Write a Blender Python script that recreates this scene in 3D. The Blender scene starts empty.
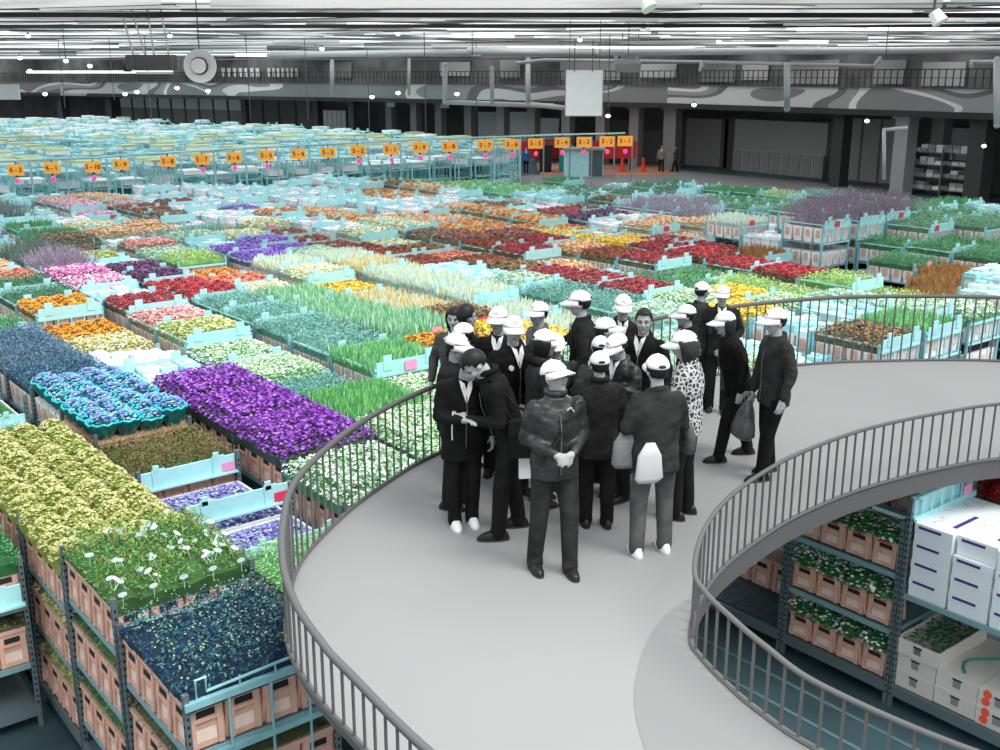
import bpy, math, random
from mathutils import Vector, Matrix, Euler, noise
R=random.Random(7)
C=bpy.context.scene.collection
PI=math.pi
# ------------------------------------------------------------------ camera model
F=1070.0; PT=math.atan((375-76)/F); H=6.6; DZ=2.8
def un(px,py,z):
    x=(px-500)/F; y=(375-py)/F
    d=(x, math.cos(PT)+y*math.sin(PT), -math.sin(PT)+y*math.cos(PT))
    t=(z-H)/d[2]; return d[0]*t,d[1]*t
def pr(x,y,z):
    z=z-H; dep=y*math.cos(PT)-z*math.sin(PT); up=y*math.sin(PT)+z*math.cos(PT)
    if dep<.1: return (9999,9999)
    return 500+F*x/dep,375-F*up/dep
AZ=math.atan((-385-500)/(F/math.cos(PT)))
E1=(math.sin(AZ),math.cos(AZ)); E2=(math.cos(AZ),-math.sin(AZ))
ROTZ=math.atan2(E2[1],E2[0])          # local x = E2 (v), local y = E1 (u)
def XY(u,v): return u*E1[0]+v*E2[0],u*E1[1]+v*E2[1]
def UV(x,y): return x*E1[0]+y*E1[1], x*E2[0]+y*E2[1]
cam=bpy.data.cameras.new('camera'); co=bpy.data.objects.new('camera',cam); C.objects.link(co)
cam.sensor_width=36; cam.lens=36*F/1000; cam.clip_end=600; cam.clip_start=.1
co.location=(0,0,H); co.rotation_euler=(PI/2-PT,0,0); bpy.context.scene.camera=co
# ------------------------------------------------------------------ materials
def mat(name,col,rough=.7,metal=0,var=.0,scale=8,island=None,bump=0,emit=0,spec=.3):
    m=bpy.data.materials.new(name); m.use_nodes=True; nt=m.node_tree; b=nt.nodes['Principled BSDF']
    c=tuple(col)+(1,)
    b.inputs['Base Color'].default_value=c; b.inputs['Roughness'].default_value=rough
    b.inputs['Metallic'].default_value=metal; b.inputs['Specular IOR Level'].default_value=spec
    if emit:
        b.inputs['Emission Color'].default_value=c; b.inputs['Emission Strength'].default_value=emit
    if island:
        g=nt.nodes.new('ShaderNodeNewGeometry'); r=nt.nodes.new('ShaderNodeValToRGB')
        cols=[col]+list(island); n=len(cols); r.color_ramp.interpolation='CONSTANT' if n>2 else 'LINEAR'
        r.color_ramp.elements[0].color=tuple(cols[0])+(1,)
        r.color_ramp.elements[1].position=(1.0 if n==2 else (n-1)/n); r.color_ramp.elements[1].color=tuple(cols[-1])+(1,)
        for i in range(1,n-1):
            e=r.color_ramp.elements.new(i/n); e.color=tuple(cols[i])+(1,)
        nt.links.new(g.outputs['Random Per Island'],r.inputs['Fac']); nt.links.new(r.outputs['Color'],b.inputs['Base Color'])
    elif var:
        tc=nt.nodes.new('ShaderNodeTexCoord'); n=nt.nodes.new('ShaderNodeTexNoise'); n.inputs['Scale'].default_value=scale
        r=nt.nodes.new('ShaderNodeValToRGB'); r.color_ramp.elements[0].position=.3; r.color_ramp.elements[1].position=.7
        r.color_ramp.elements[0].color=tuple(max(0,x*(1-var)) for x in col)+(1,)
        r.color_ramp.elements[1].color=tuple(min(1,x*(1+var)) for x in col)+(1,)
        nt.links.new(tc.outputs['Object'],n.inputs['Vector']); nt.links.new(n.outputs['Fac'],r.inputs['Fac']); nt.links.new(r.outputs['Color'],b.inputs['Base Color'])
    if bump:
        n2=nt.nodes.new('ShaderNodeTexNoise'); n2.inputs['Scale'].default_value=scale*2
        tc=nt.nodes.new('ShaderNodeTexCoord'); nt.links.new(tc.outputs['Object'],n2.inputs['Vector'])
        bp=nt.nodes.new('ShaderNodeBump'); bp.inputs['Strength'].default_value=bump; bp.inputs['Distance'].default_value=.02
        nt.links.new(n2.outputs['Fac'],bp.inputs['Height']); nt.links.new(bp.outputs['Normal'],b.inputs['Normal'])
    return m
def G(v): return (v,v,v)
M={}
def gm(v,rough=.7,**k):
    key=('g',round(v,3),rough,tuple(k.items()))
    if key not in M: M[key]=mat('grey_%d'%int(v*1000),G(v),rough,**k)
    return M[key]
CY=(.33,.72,.78)
mSteel=mat('cyan_steel',(.30,.60,.66),.45,.2,var=.15,scale=5)
mPanel=mat('pale_cyan_panel',(.45,.82,.86),.5,0,var=.08,scale=4)
mDark=mat('dark_steel',(.09,.14,.16),.5,.3)
mHole=mat('dark_gap',(.02,.025,.03),.9)
mBkt=mat('pink_bucket',(.72,.44,.34),.55,var=.12,scale=6)
mBktF=mat('white_bucket',(.85,.88,.88),.6,var=.1,scale=3)
mBktW=mat('cream_panel',(.85,.68,.58),.6,var=.1,scale=9)
mRed=mat('red_card',(.85,.05,.12),.6); mPink=mat('pink_card',(.9,.35,.6),.6)
mShelf=mat('shelf',(.25,.42,.46),.5,.2)
mBoxW=mat('white_card',(.86,.93,.96),.6,var=.04,scale=3)
mPurp=mat('purple_print',(.08,.04,.25),.6)
# ------------------------------------------------------------------ mesh builder
class MB:
    def __init__(s): s.v=[];s.f=[];s.m=[]
    def add(s,vs,fs,m=0):
        o=len(s.v); s.v+=[tuple(v) for v in vs]
        for f in fs: s.f.append(tuple(i+o for i in f)); s.m.append(m)
    def box(s,c,d,m=0,rz=0,taper=1,R3=None):
        x,y,z=d[0]/2,d[1]/2,d[2]/2; vs=[]
        for k,(a,b,e) in enumerate([(-1,-1,-1),(1,-1,-1),(1,1,-1),(-1,1,-1),(-1,-1,1),(1,-1,1),(1,1,1),(-1,1,1)]):
            t=taper if e<0 else 1
            p=Vector((a*x*t,b*y*t,e*z))
            if rz: p=Matrix.Rotation(rz,3,'Z')@p
            if R3: p=R3@p
            vs.append(p+Vector(c))
        s.add(vs,[(0,3,2,1),(4,5,6,7),(0,1,5,4),(1,2,6,5),(2,3,7,6),(3,0,4,7)],m); return s
    def tube(s,pts,r,n=8,m=0,r2=None,cap=True):
        pts=[Vector(p) for p in pts]; rings=[]
        for i,p in enumerate(pts):
            a=pts[max(0,i-1)]; b=pts[min(len(pts)-1,i+1)]
            t=(b-a).normalized(); u=t.cross(Vector((0,0,1)))
            if u.length<.05: u=t.cross(Vector((1,0,0)))
            u.normalize(); w=t.cross(u)
            rr=r if r2 is None else r+(r2-r)*i/(len(pts)-1)
            rings.append([p+u*math.cos(2*PI*k/n)*rr+w*math.sin(2*PI*k/n)*rr for k in range(n)])
        vs=[q for g in rings for q in g]; fs=[]
        for i in range(len(pts)-1):
            for k in range(n): fs.append((i*n+k,i*n+(k+1)%n,(i+1)*n+(k+1)%n,(i+1)*n+k))
        if cap: fs+=[tuple(range(n))[::-1],tuple(range((len(pts)-1)*n,len(pts)*n))]
        s.add(vs,fs,m); return s
    def ell(s,c,r,m=0,nu=12,nv=8,Rm=None,keep=None):
        vs=[];fs=[]
        for j in range(nv+1):
            th=PI*j/nv
            for i in range(nu):
                ph=2*PI*i/nu; p=Vector((r[0]*math.sin(th)*math.cos(ph),r[1]*math.sin(th)*math.sin(ph),r[2]*math.cos(th)))
                vs.append(p)
        for j in range(nv):
            for i in range(nu):
                f=(j*nu+i,(j+1)*nu+i,(j+1)*nu+(i+1)%nu,j*nu+(i+1)%nu)
                if keep and not keep(sum((vs[k] for k in f),Vector())/4): continue
                fs.append(f)
        vs=[(Rm@p if Rm else p)+Vector(c) for p in vs]
        s.add(vs,fs,m); return s
    def rcone(s,p0,r0,p1,r1,n=12,m=0):
        p0=Vector(p0);p1=Vector(p1); t=(p1-p0).normalized(); u=t.cross(Vector((0,0,1)))
        if u.length<.05: u=t.cross(Vector((1,0,0)))
        u.normalize(); w=t.cross(u); rings=[]
        for a in (-80,-45,0): rings.append((p0+t*r0*math.sin(math.radians(a)),r0*math.cos(math.radians(a))))
        for a in (0,45,80): rings.append((p1+t*r1*math.sin(math.radians(a)),r1*math.cos(math.radians(a))))
        vs=[];fs=[]
        for c,r in rings: vs+=[c+u*math.cos(2*PI*k/n)*r+w*math.sin(2*PI*k/n)*r for k in range(n)]
        for i in range(len(rings)-1):
            for k in range(n): fs.append((i*n+k,i*n+(k+1)%n,(i+1)*n+(k+1)%n,(i+1)*n+k))
        fs+=[tuple(range(n))[::-1],tuple(range((len(rings)-1)*n,len(rings)*n))]
        s.add(vs,fs,m); return s
    def loft(s,rings,m=0,n=18,pw=2.3):
        vs=[];fs=[]
        for (c,rx,ry,Rm) in rings:
            for k in range(n):
                a=2*PI*k/n; ca,sa=math.cos(a),math.sin(a)
                p=Vector((rx*math.copysign(abs(ca)**(2/pw),ca),ry*math.copysign(abs(sa)**(2/pw),sa),0))
                vs.append(Vector(c)+(Rm@p if Rm else p))
        for i in range(len(rings)-1):
            for k in range(n): fs.append((i*n+k,i*n+(k+1)%n,(i+1)*n+(k+1)%n,(i+1)*n+k))
        fs+=[tuple(range(n))[::-1],tuple(range((len(rings)-1)*n,len(rings)*n))]
        s.add(vs,fs,m); return s
    def mesh(s,name,mats,smooth=False):
        me=bpy.data.meshes.new(name); me.from_pydata(s.v,[],s.f); 
        for m in mats: me.materials.append(m)
        if len(mats)>1: me.polygons.foreach_set('material_index',s.m)
        if smooth: me.polygons.foreach_set('use_smooth',[True]*len(s.f))
        me.update(); return me
    def build(s,name,mats,parent=None,smooth=False,**k):
        if not isinstance(mats,(list,tuple)): mats=[mats]
        return link(name,s.mesh(name,mats,smooth),parent,**k)
def link(name,me,parent=None,loc=None,rz=None,label=None,cat=None,group=None,kind=None):
    o=bpy.data.objects.new(name,me); C.objects.link(o)
    if parent: o.parent=parent
    if loc: o.location=loc
    if rz is not None: o.rotation_euler=(0,0,rz)
    if label: o['label']=label
    if cat: o['category']=cat
    if group: o['group']=group
    if kind: o['kind']=kind
    return o
def thing(name,label,cat,loc=(0,0,0),rz=0,group=None): return link(name,None,None,loc,rz,label,cat,group)
def remesh(mb,voxel,smooth=2):
    me=mb.mesh('tmp',[gm(.5)]); o=bpy.data.objects.new('tmp',me); C.objects.link(o)
    r=o.modifiers.new('r','REMESH'); r.mode='VOXEL'; r.voxel_size=voxel; r.use_smooth_shade=True
    if smooth:
        k=o.modifiers.new('s','SMOOTH'); k.iterations=smooth; k.factor=.5
    dg=bpy.context.evaluated_depsgraph_get(); dg.update()
    out=bpy.data.meshes.new_from_object(o.evaluated_get(dg)); bpy.data.objects.remove(o); bpy.data.meshes.remove(me)
    out.materials.clear(); return out
def catmull(P,n=8,closed=False):
    out=[];N=len(P)
    rng=range(N if closed else N-1)
    for i in rng:
        a=P[(i-1)%N] if closed or i>0 else P[0]; b=P[i]; c=P[(i+1)%N]; d=P[(i+2)%N] if closed or i+2<N else P[-1]
        for k in range(n):
            t=k/n
            out.append(tuple(.5*((2*b[q])+(-a[q]+c[q])*t+(2*a[q]-5*b[q]+4*c[q]-d[q])*t*t+(-a[q]+3*b[q]-3*c[q]+d[q])*t**3) for q in range(len(b))))
    if not closed: out.append(tuple(P[-1]))
    return out
# ------------------------------------------------------------------ walkway ring
def U(px,py): return un(px,py,DZ)
OUT=[(6.9,14.27,.9),(*U(874,362),.92),(*U(798,366),.92),(*U(700,378),.9),(*U(600,398),.85),(*U(520,424),.8),(*U(437,455),.75),(*U(385,485),.76),(*U(340,520),.75),(*U(300,565),.72),
 (*U(288,610),.68),(*U(288,643),.58),(*U(300,673),.5),(*U(324,707),.46),(*U(351,736),.43),(-.2,4.6,.43),(.9,3.5,.43),(2.5,2.6,.43),(5,2.1,.43),(8,2.4,.45),(10.5,4,.5),(12.2,6.6,.6),(12.2,9.6,.7),(11.2,12,.8),(9.4,13.6,.88)]
INN=[(*U(1000,460),.61),(*U(930,472),.61),(*U(860,491),.62),(*U(800,516),.62),(*U(760,540),.62),(*U(722,570),.6),(*U(699,603),.57),(*U(691,640),.53),(*U(702,660),.5),(*U(728,687),.49),(*U(760,714),.47),(*U(818,752),.43),(2.5,4.8,.42),(3.4,4.25,.42),(4.6,3.9,.42),(6.1,3.9,.42),(7.5,4.5,.45),(8.6,5.7,.5),(9,7.3,.55),(8.5,9,.58),(7.3,10.2,.6),(6.2,10.45,.61)]
outer=catmull(OUT,8,True); inner=catmull(INN,8,True)
mDeck=mat('pale_grey_deck',G(.27),.55,var=.03,scale=.7)
mRail=gm(.115,.6); mFas=gm(.11,.6)
def inside(x,y,poly):
    c=False;n=len(poly);j=n-1
    for i in range(n):
        if (poly[i][1]>y)!=(poly[j][1]>y) and x<(poly[j][0]-poly[i][0])*(y-poly[i][1])/(poly[j][1]-poly[i][1])+poly[i][0]: c=not c
        j=i
    return c
def on_deck(x,y): return inside(x,y,outer) and not inside(x,y,inner)
from mathutils.geometry import tessellate_polygon
def ring_mesh(name,op,ip,z0,z1,mats,parent=None,**k):
    vs=[Vector((p[0],p[1],z1)) for p in op]+[Vector((p[0],p[1],z1)) for p in ip]
    tris=tessellate_polygon([[Vector((p[0],p[1],0)) for p in op],[Vector((p[0],p[1],0)) for p in ip]])
    n=len(vs); no=len(op); b=MB()
    vs2=vs+[Vector((v.x,v.y,z0)) for v in vs]
    b.v=[tuple(v) for v in vs2]
    def up(t):
        a,c,d=[vs[i] for i in t]; return (c-a).cross(d-a).z>0
    for t in tris:
        t=tuple(t) if up(t) else tuple(t)[::-1]
        b.f.append(t); b.m.append(0); b.f.append(tuple(i+n for i in t)[::-1]); b.m.append(1)
    for (s,e) in ((0,no),(no,n)):
        L=e-s
        for i in range(L): a=s+i; c=s+(i+1)%L; b.f.append((a,c,c+n,a+n)); b.m.append(1)
    return b.build(name,mats,parent,**k)
deck=ring_mesh('floor_walkway',outer,inner,DZ-.07,DZ,[mDeck,mFas],kind='structure')
# fascia girder round the opening
def offs(poly,d):
    n=len(poly);o=[]
    for i in range(n):
        a=poly[i-1];c=poly[(i+1)%n]; t=Vector((c[0]-a[0],c[1]-a[1])).normalized(); o.append((poly[i][0]+t.y*d,poly[i][1]-t.x*d))
    return o
area=sum(inner[i-1][0]*inner[i][1]-inner[i][0]*inner[i-1][1] for i in range(len(inner)))
sg=1 if area>0 else -1
ring_mesh('trim_1',offs(inner,.16*sg),[(p[0],p[1]) for p in inner],DZ-.2,DZ-.07,[mFas,mFas],kind='structure')
areao=sum(outer[i-1][0]*outer[i][1]-outer[i][0]*outer[i-1][1] for i in range(len(outer)))
so=1 if areao>0 else -1
# slightly darker band of floor beside the opening
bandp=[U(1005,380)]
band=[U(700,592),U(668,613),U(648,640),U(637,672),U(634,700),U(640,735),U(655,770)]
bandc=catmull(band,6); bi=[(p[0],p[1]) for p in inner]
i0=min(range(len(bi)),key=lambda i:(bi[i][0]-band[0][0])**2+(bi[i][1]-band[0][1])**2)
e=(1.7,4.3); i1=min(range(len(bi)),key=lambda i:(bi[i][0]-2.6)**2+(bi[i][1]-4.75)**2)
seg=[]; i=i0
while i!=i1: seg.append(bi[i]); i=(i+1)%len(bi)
mBand=mat('deck_edge_band',G(.22),.55)
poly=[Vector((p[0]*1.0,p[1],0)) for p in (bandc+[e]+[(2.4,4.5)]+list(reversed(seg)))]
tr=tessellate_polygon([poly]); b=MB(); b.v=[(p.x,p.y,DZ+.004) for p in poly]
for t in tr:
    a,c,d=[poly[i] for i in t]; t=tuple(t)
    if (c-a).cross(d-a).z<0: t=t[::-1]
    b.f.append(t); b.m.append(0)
b.build('floor_edge_band',mBand,kind='structure')
for (x,y) in [(-.45,6.6),(.2,9.3),(.6,11.2),(8.4,12.7),(10.4,8)]:
    MB().tube([(x,y,0),(x,y,DZ-.07)],.16,16).build('walkway_column',mFas,kind='structure',smooth=True)
def railing(name,path,label,hr,inset):
    t=thing(name,label,'railing',(path[0][0],path[0][1],DZ)); ox,oy=path[0][0],path[0][1]
    P=path+[path[0]]
    MB().tube([(p[0]-ox,p[1]-oy,p[2]) for p in P],hr,8).build('handrail',mRail,t,smooth=True)
    MB().tube([(p[0]-ox,p[1]-oy,.015) for p in P],.02,6).build('bottom_rail',mRail,t)
    acc=0;pos=[];step=.138
    for i in range(len(P)-1):
        a=Vector(P[i]);c=Vector(P[i+1]); L=(c.xy-a.xy).length
        while acc<L: pos.append(a.lerp(c,acc/L)); acc+=step
        acc-=L
    def vis(p):
        q=pr(p.x,p.y,DZ+.3); return -10<q[0]<1010 and q[1]<790
    pos.sort(key=lambda p:(not vis(p),p.length)); rest=MB()
    for i,p in enumerate(pos):
        b=MB() if i<100 else rest
        b.tube([(p.x-ox,p.y-oy,0),(p.x-ox,p.y-oy,p.z)],.0105,6)
        if i<100: b.build('baluster',mRail,t)
    if rest.v: rest.build('baluster',mRail,t,kind='stuff')
railing('outer_railing',[(p[0],p[1],p[2]) for p in outer],'grey curved railing along the outer edge of the raised walkway, behind the visitors',.027,0)
railing('inner_railing',[(p[0],p[1],p[2]) for p in inner],'grey curved railing around the round opening in the walkway at right',.019,0)
# ------------------------------------------------------------------ hall floor
mFloor=mat('dark_teal_floor',(.05,.095,.11),.45,var=.35,scale=.8,bump=.05)
b=MB(); b.box((0,60,-.1),(260,220,.2)); b.build('floor',mFloor,kind='structure')
mLine=mat('pale_floor_line',(.12,.2,.22),.6); mGreen=mat('green_floor_line',(0,.35,.2),.6)
for dv,w,m in ((9.2,.05,mLine),(8.75,.05,mLine),(8.2,.06,mGreen)):
    x,y=XY(6,dv); b=MB(); b.box((0,0,.004),(w,12,.008)); b.build('floor_marking',m,loc=(x,y,0),rz=ROTZ,kind='structure')
mRust=mat('rust_floor',(.42,.2,.14),.7,var=.2,scale=.5)
x,y=un(620,172,0)
mGrey=gm(.3,.7); b=MB(); b.box((0,0,.005),(22,22,.01)); b.build('floor_grey_patch',gm(.2,.7),loc=(9,66,0),rz=ROTZ,kind='structure')

# ------------------------------------------------------------------ flower kinds
# kind: (shape, foliage, [bloom colours], extra height, phrase)
DG=(.03,.12,.06); MG=(.08,.28,.10); GG=(.12,.30,.22)
K={
'purple':('bloom',(.05,.08,.06),[(.36,.08,.6),(.5,.2,.72),(.18,.03,.36)],.0,'deep purple daisies'),
'violet':('bloom',(.1,.12,.2),[(.38,.2,.8),(.22,.1,.6)],.0,'small violet blooms'),
'teal':('wrap',(.03,.12,.1),[(.3,.38,.75),(.55,.62,.9),(.1,.75,.85)],.0,'blue hydrangeas in teal wrapping'),
'navy':('leaf',(.015,.05,.09),[(.03,.08,.18),(.06,.16,.26),(.12,.3,.4)],.0,'dark blue green foliage'),
'bud':('leaf',(.01,.03,.06),[(.01,.03,.13),(.02,.13,.15),(.07,.24,.2),(.015,.05,.1)],.05,'dark blue budded sprigs'),
'tag':('leaf',(.05,.14,.04),[(.09,.3,.05),(.2,.42,.08),(.05,.2,.05),(.28,.2,.07)],.05,'leafy green pot plants with oval tags'),
'lime':('mound',(.25,.3,.06),[(.62,.63,.26),(.76,.75,.42),(.42,.46,.14)],.0,'yellow green pompon blooms'),
'ygdaisy':('bloom',(.2,.3,.1),[(.7,.7,.25),(.85,.8,.45),(.35,.5,.15)],.0,'pale yellow green daisies'),
'limey':('leaf',(.15,.35,.08),[(.45,.65,.15),(.7,.8,.3),(.2,.45,.1)],.0,'lime green bushy plants'),
'bgreen':('grass',(.08,.3,.1),[(.2,.6,.2),(.4,.75,.3),(.12,.45,.2)],.02,'fresh green stems'),
'fresh':('grass',(.08,.3,.15),[(.18,.52,.25),(.35,.7,.4),(.6,.85,.65)],.08,'tall fresh green stems with white buds'),
'ggreen':('leaf',(.07,.25,.2),[(.15,.42,.35),(.3,.58,.5),(.1,.3,.26)],.03,'grey green foliage'),
'pgreen':('bloom',(.15,.35,.18),[(.65,.85,.6),(.8,.93,.75),(.45,.7,.4)],.0,'pale green and white clusters'),
'wgreen':('bloom',(.08,.28,.1),[(.72,.88,.75),(.9,.98,.9),(.3,.6,.3)],.0,'white buds on green stems'),
'lettuce':('leaf',(.12,.35,.12),[(.35,.68,.28),(.5,.8,.4),(.2,.5,.2)],.0,'light green broad leaf plants'),
'green':('leaf',(.03,.15,.05),[(.06,.32,.1),(.12,.45,.15),(.03,.2,.07)],.02,'mid green leafy plants'),
'dkgreen':('leaf',(.02,.1,.05),[(.02,.2,.08),(.05,.3,.1),(.02,.12,.06)],.05,'dark green leafy plants'),
'hedge':('grass',(.02,.15,.04),[(.03,.28,.06),(.08,.4,.1)],.02,'clipped dark green plants'),
'bushy':('twig',(.06,.11,.1),[(.12,.2,.17),(.2,.28,.24),(.08,.13,.12)],.22,'tall grey green bushy branches'),
'orange':('mound',(.2,.15,.02),[(.95,.45,.02),(.98,.58,.05),(.8,.3,.0)],.0,'bright orange marigolds'),
'orng2':('mound',(.2,.15,.05),[(.98,.42,.05),(.98,.7,.2),(.85,.2,.03)],.0,'orange and golden mums'),
'peach':('bloom',(.3,.25,.1),[(.95,.58,.3),(.98,.75,.5),(.8,.4,.2)],.0,'peach orange blooms'),
'coral':('mound',(.3,.1,.08),[(.95,.25,.12),(.98,.5,.35)],.0,'coral red blooms'),
'red':('mound',(.1,.1,.04),[(.7,.03,.06),(.9,.08,.15),(.45,.02,.04)],.0,'bright red blooms'),
'rust':('mound',(.12,.12,.04),[(.42,.08,.04),(.6,.14,.08),(.28,.05,.03)],.0,'rust red mums'),
'crimson':('mound',(.1,.12,.05),[(.55,.02,.06),(.75,.08,.14),(.35,.02,.05)],.0,'crimson mums'),
'brown':('bloom',(.1,.09,.03),[(.28,.13,.05),(.4,.22,.1),(.2,.18,.06)],.0,'brown and olive seed heads'),
'brownlow':('leaf',(.06,.08,.02),[(.15,.17,.05),(.24,.2,.07),(.2,.1,.05)],-.02,'low brownish green plants'),
'bgrass':('grass',(.3,.16,.04),[(.42,.2,.04),(.55,.3,.08),(.3,.14,.03)],.1,'upright orange brown grasses'),
'pink':('bloom',(.1,.2,.12),[(.9,.25,.55),(.98,.5,.75),(.98,.8,.9)],.0,'pink blooms'),
'magenta':('bloom',(.08,.1,.1),[(.8,.08,.45),(.9,.3,.65),(.98,.7,.85)],.0,'magenta pink blooms'),
'salmon':('bloom',(.2,.2,.12),[(.9,.45,.42),(.98,.75,.72),(.8,.3,.3)],.0,'salmon pink and white blooms'),
'plum':('bloom',(.05,.04,.06),[(.13,.02,.14),(.24,.05,.2),(.08,.02,.1)],.0,'dark plum blooms'),
'mauve':('twig',(.2,.15,.22),[(.35,.28,.38),(.48,.38,.5),(.28,.2,.3)],.1,'mauve grey twiggy branches'),
'dmauve':('twig',(.12,.07,.12),[(.2,.11,.18),(.3,.18,.26),(.14,.08,.13)],.2,'dark mauve twiggy branches'),
'olivew':('bloom',(.3,.35,.2),[(.6,.62,.35),(.85,.88,.75),(.8,.68,.15)],.0,'olive and white small blooms'),
'wheat':('grass',(.5,.5,.3),[(.75,.75,.5),(.88,.88,.72),(.75,.6,.2)],.03,'wheat yellow grasses'),
'silver':('grass',(.4,.55,.5),[(.68,.82,.75),(.85,.93,.88),(.75,.8,.5)],.03,'pale silvery green grasses'),
'sage':('bloom',(.3,.5,.38),[(.55,.78,.6),(.75,.9,.8),(.35,.6,.4)],.0,'pale sage green clusters'),
'cream':('bloom',(.35,.45,.25),[(.93,.88,.6),(.97,.95,.8),(.7,.75,.4)],.0,'cream and pale yellow blooms'),
'golden':('bloom',(.25,.25,.05),[(.9,.6,.03),(.95,.75,.1)],.0,'golden yellow blooms'),
'blue':('bloom',(.08,.2,.3),[(.1,.3,.75),(.25,.5,.85)],.0,'bright blue blooms'),
'lilac':('bloom',(.12,.16,.25),[(.3,.3,.7),(.55,.6,.9),(.2,.18,.5)],-.05,'lilac blue low blooms'),
'white':('white',(.6,.85,.88),[(.95,.97,.98),(.85,.95,.97),(.9,.8,.9)],-.05,'white paper sleeves of pale blooms'),
'cyan':('white',(.4,.75,.8),[(.6,.9,.93),(.8,.95,.97),(.35,.7,.75)],-.1,'pale blue boxes and sleeves'),
'trays':('leaf',(.03,.14,.05),[(.05,.3,.08),(.12,.4,.12),(.03,.18,.05)],-.1,'dark green seedlings in white trays'),
}
KM={}
for k,v in K.items():
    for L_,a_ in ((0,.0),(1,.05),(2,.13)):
        hz=lambda c:tuple(x*(1-a_)+a_*w_ for x,w_ in zip(c,(.75,.92,.95)))  # farther flowers blended toward pale cyan, haze put into their colour
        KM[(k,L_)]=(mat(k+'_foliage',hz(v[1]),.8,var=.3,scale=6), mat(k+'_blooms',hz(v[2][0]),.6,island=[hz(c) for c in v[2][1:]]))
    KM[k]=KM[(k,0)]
def slab(b,w,d,h,hh,seed,n=9):
    rr=random.Random(seed)
    vs=[];fs=[]
    for j in range(n+1):
        for i in range(n+1):
            x=(i/n-.5)*w;y=(j/n-.5)*d; e=1 if 0<i<n and 0<j<n else .45
            vs.append((x*1.0,y,(h+hh*(rr.random()-.5))*e))
    for j in range(n):
        for i in range(n): a=j*(n+1)+i; fs.append((a,a+1,a+n+2,a+n+1))
    base=len(vs); rim=[i for i in range(n+1)]+[j*(n+1)+n for j in range(1,n+1)]+[n*(n+1)+i for i in range(n-1,-1,-1)]+[j*(n+1) for j in range(n-1,0,-1)]
    for r_ in rim: v=vs[r_]; vs.append((v[0]*.96,v[1]*.96,-.06))
    L=len(rim)
    for q in range(L): fs.append((rim[q],base+q,base+(q+1)%L,rim[(q+1)%L]))
    b.add(vs,fs,0)
def flower(b,p,r,rr,n=5,m=1):
    ax=Vector((rr.uniform(-.5,.5),rr.uniform(-.5,.5),1)).normalized(); u=ax.cross(Vector((0,1,0))).normalized(); w=ax.cross(u); a0=rr.random()*6
    vs=[Vector(p)]+[Vector(p)+ax*r*.35+(u*math.cos(a0+2*PI*k/n)+w*math.sin(a0+2*PI*k/n))*r for k in range(n)]
    b.add(vs,[(0,1+k,1+(k+1)%n) for k in range(n)],m)
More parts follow.
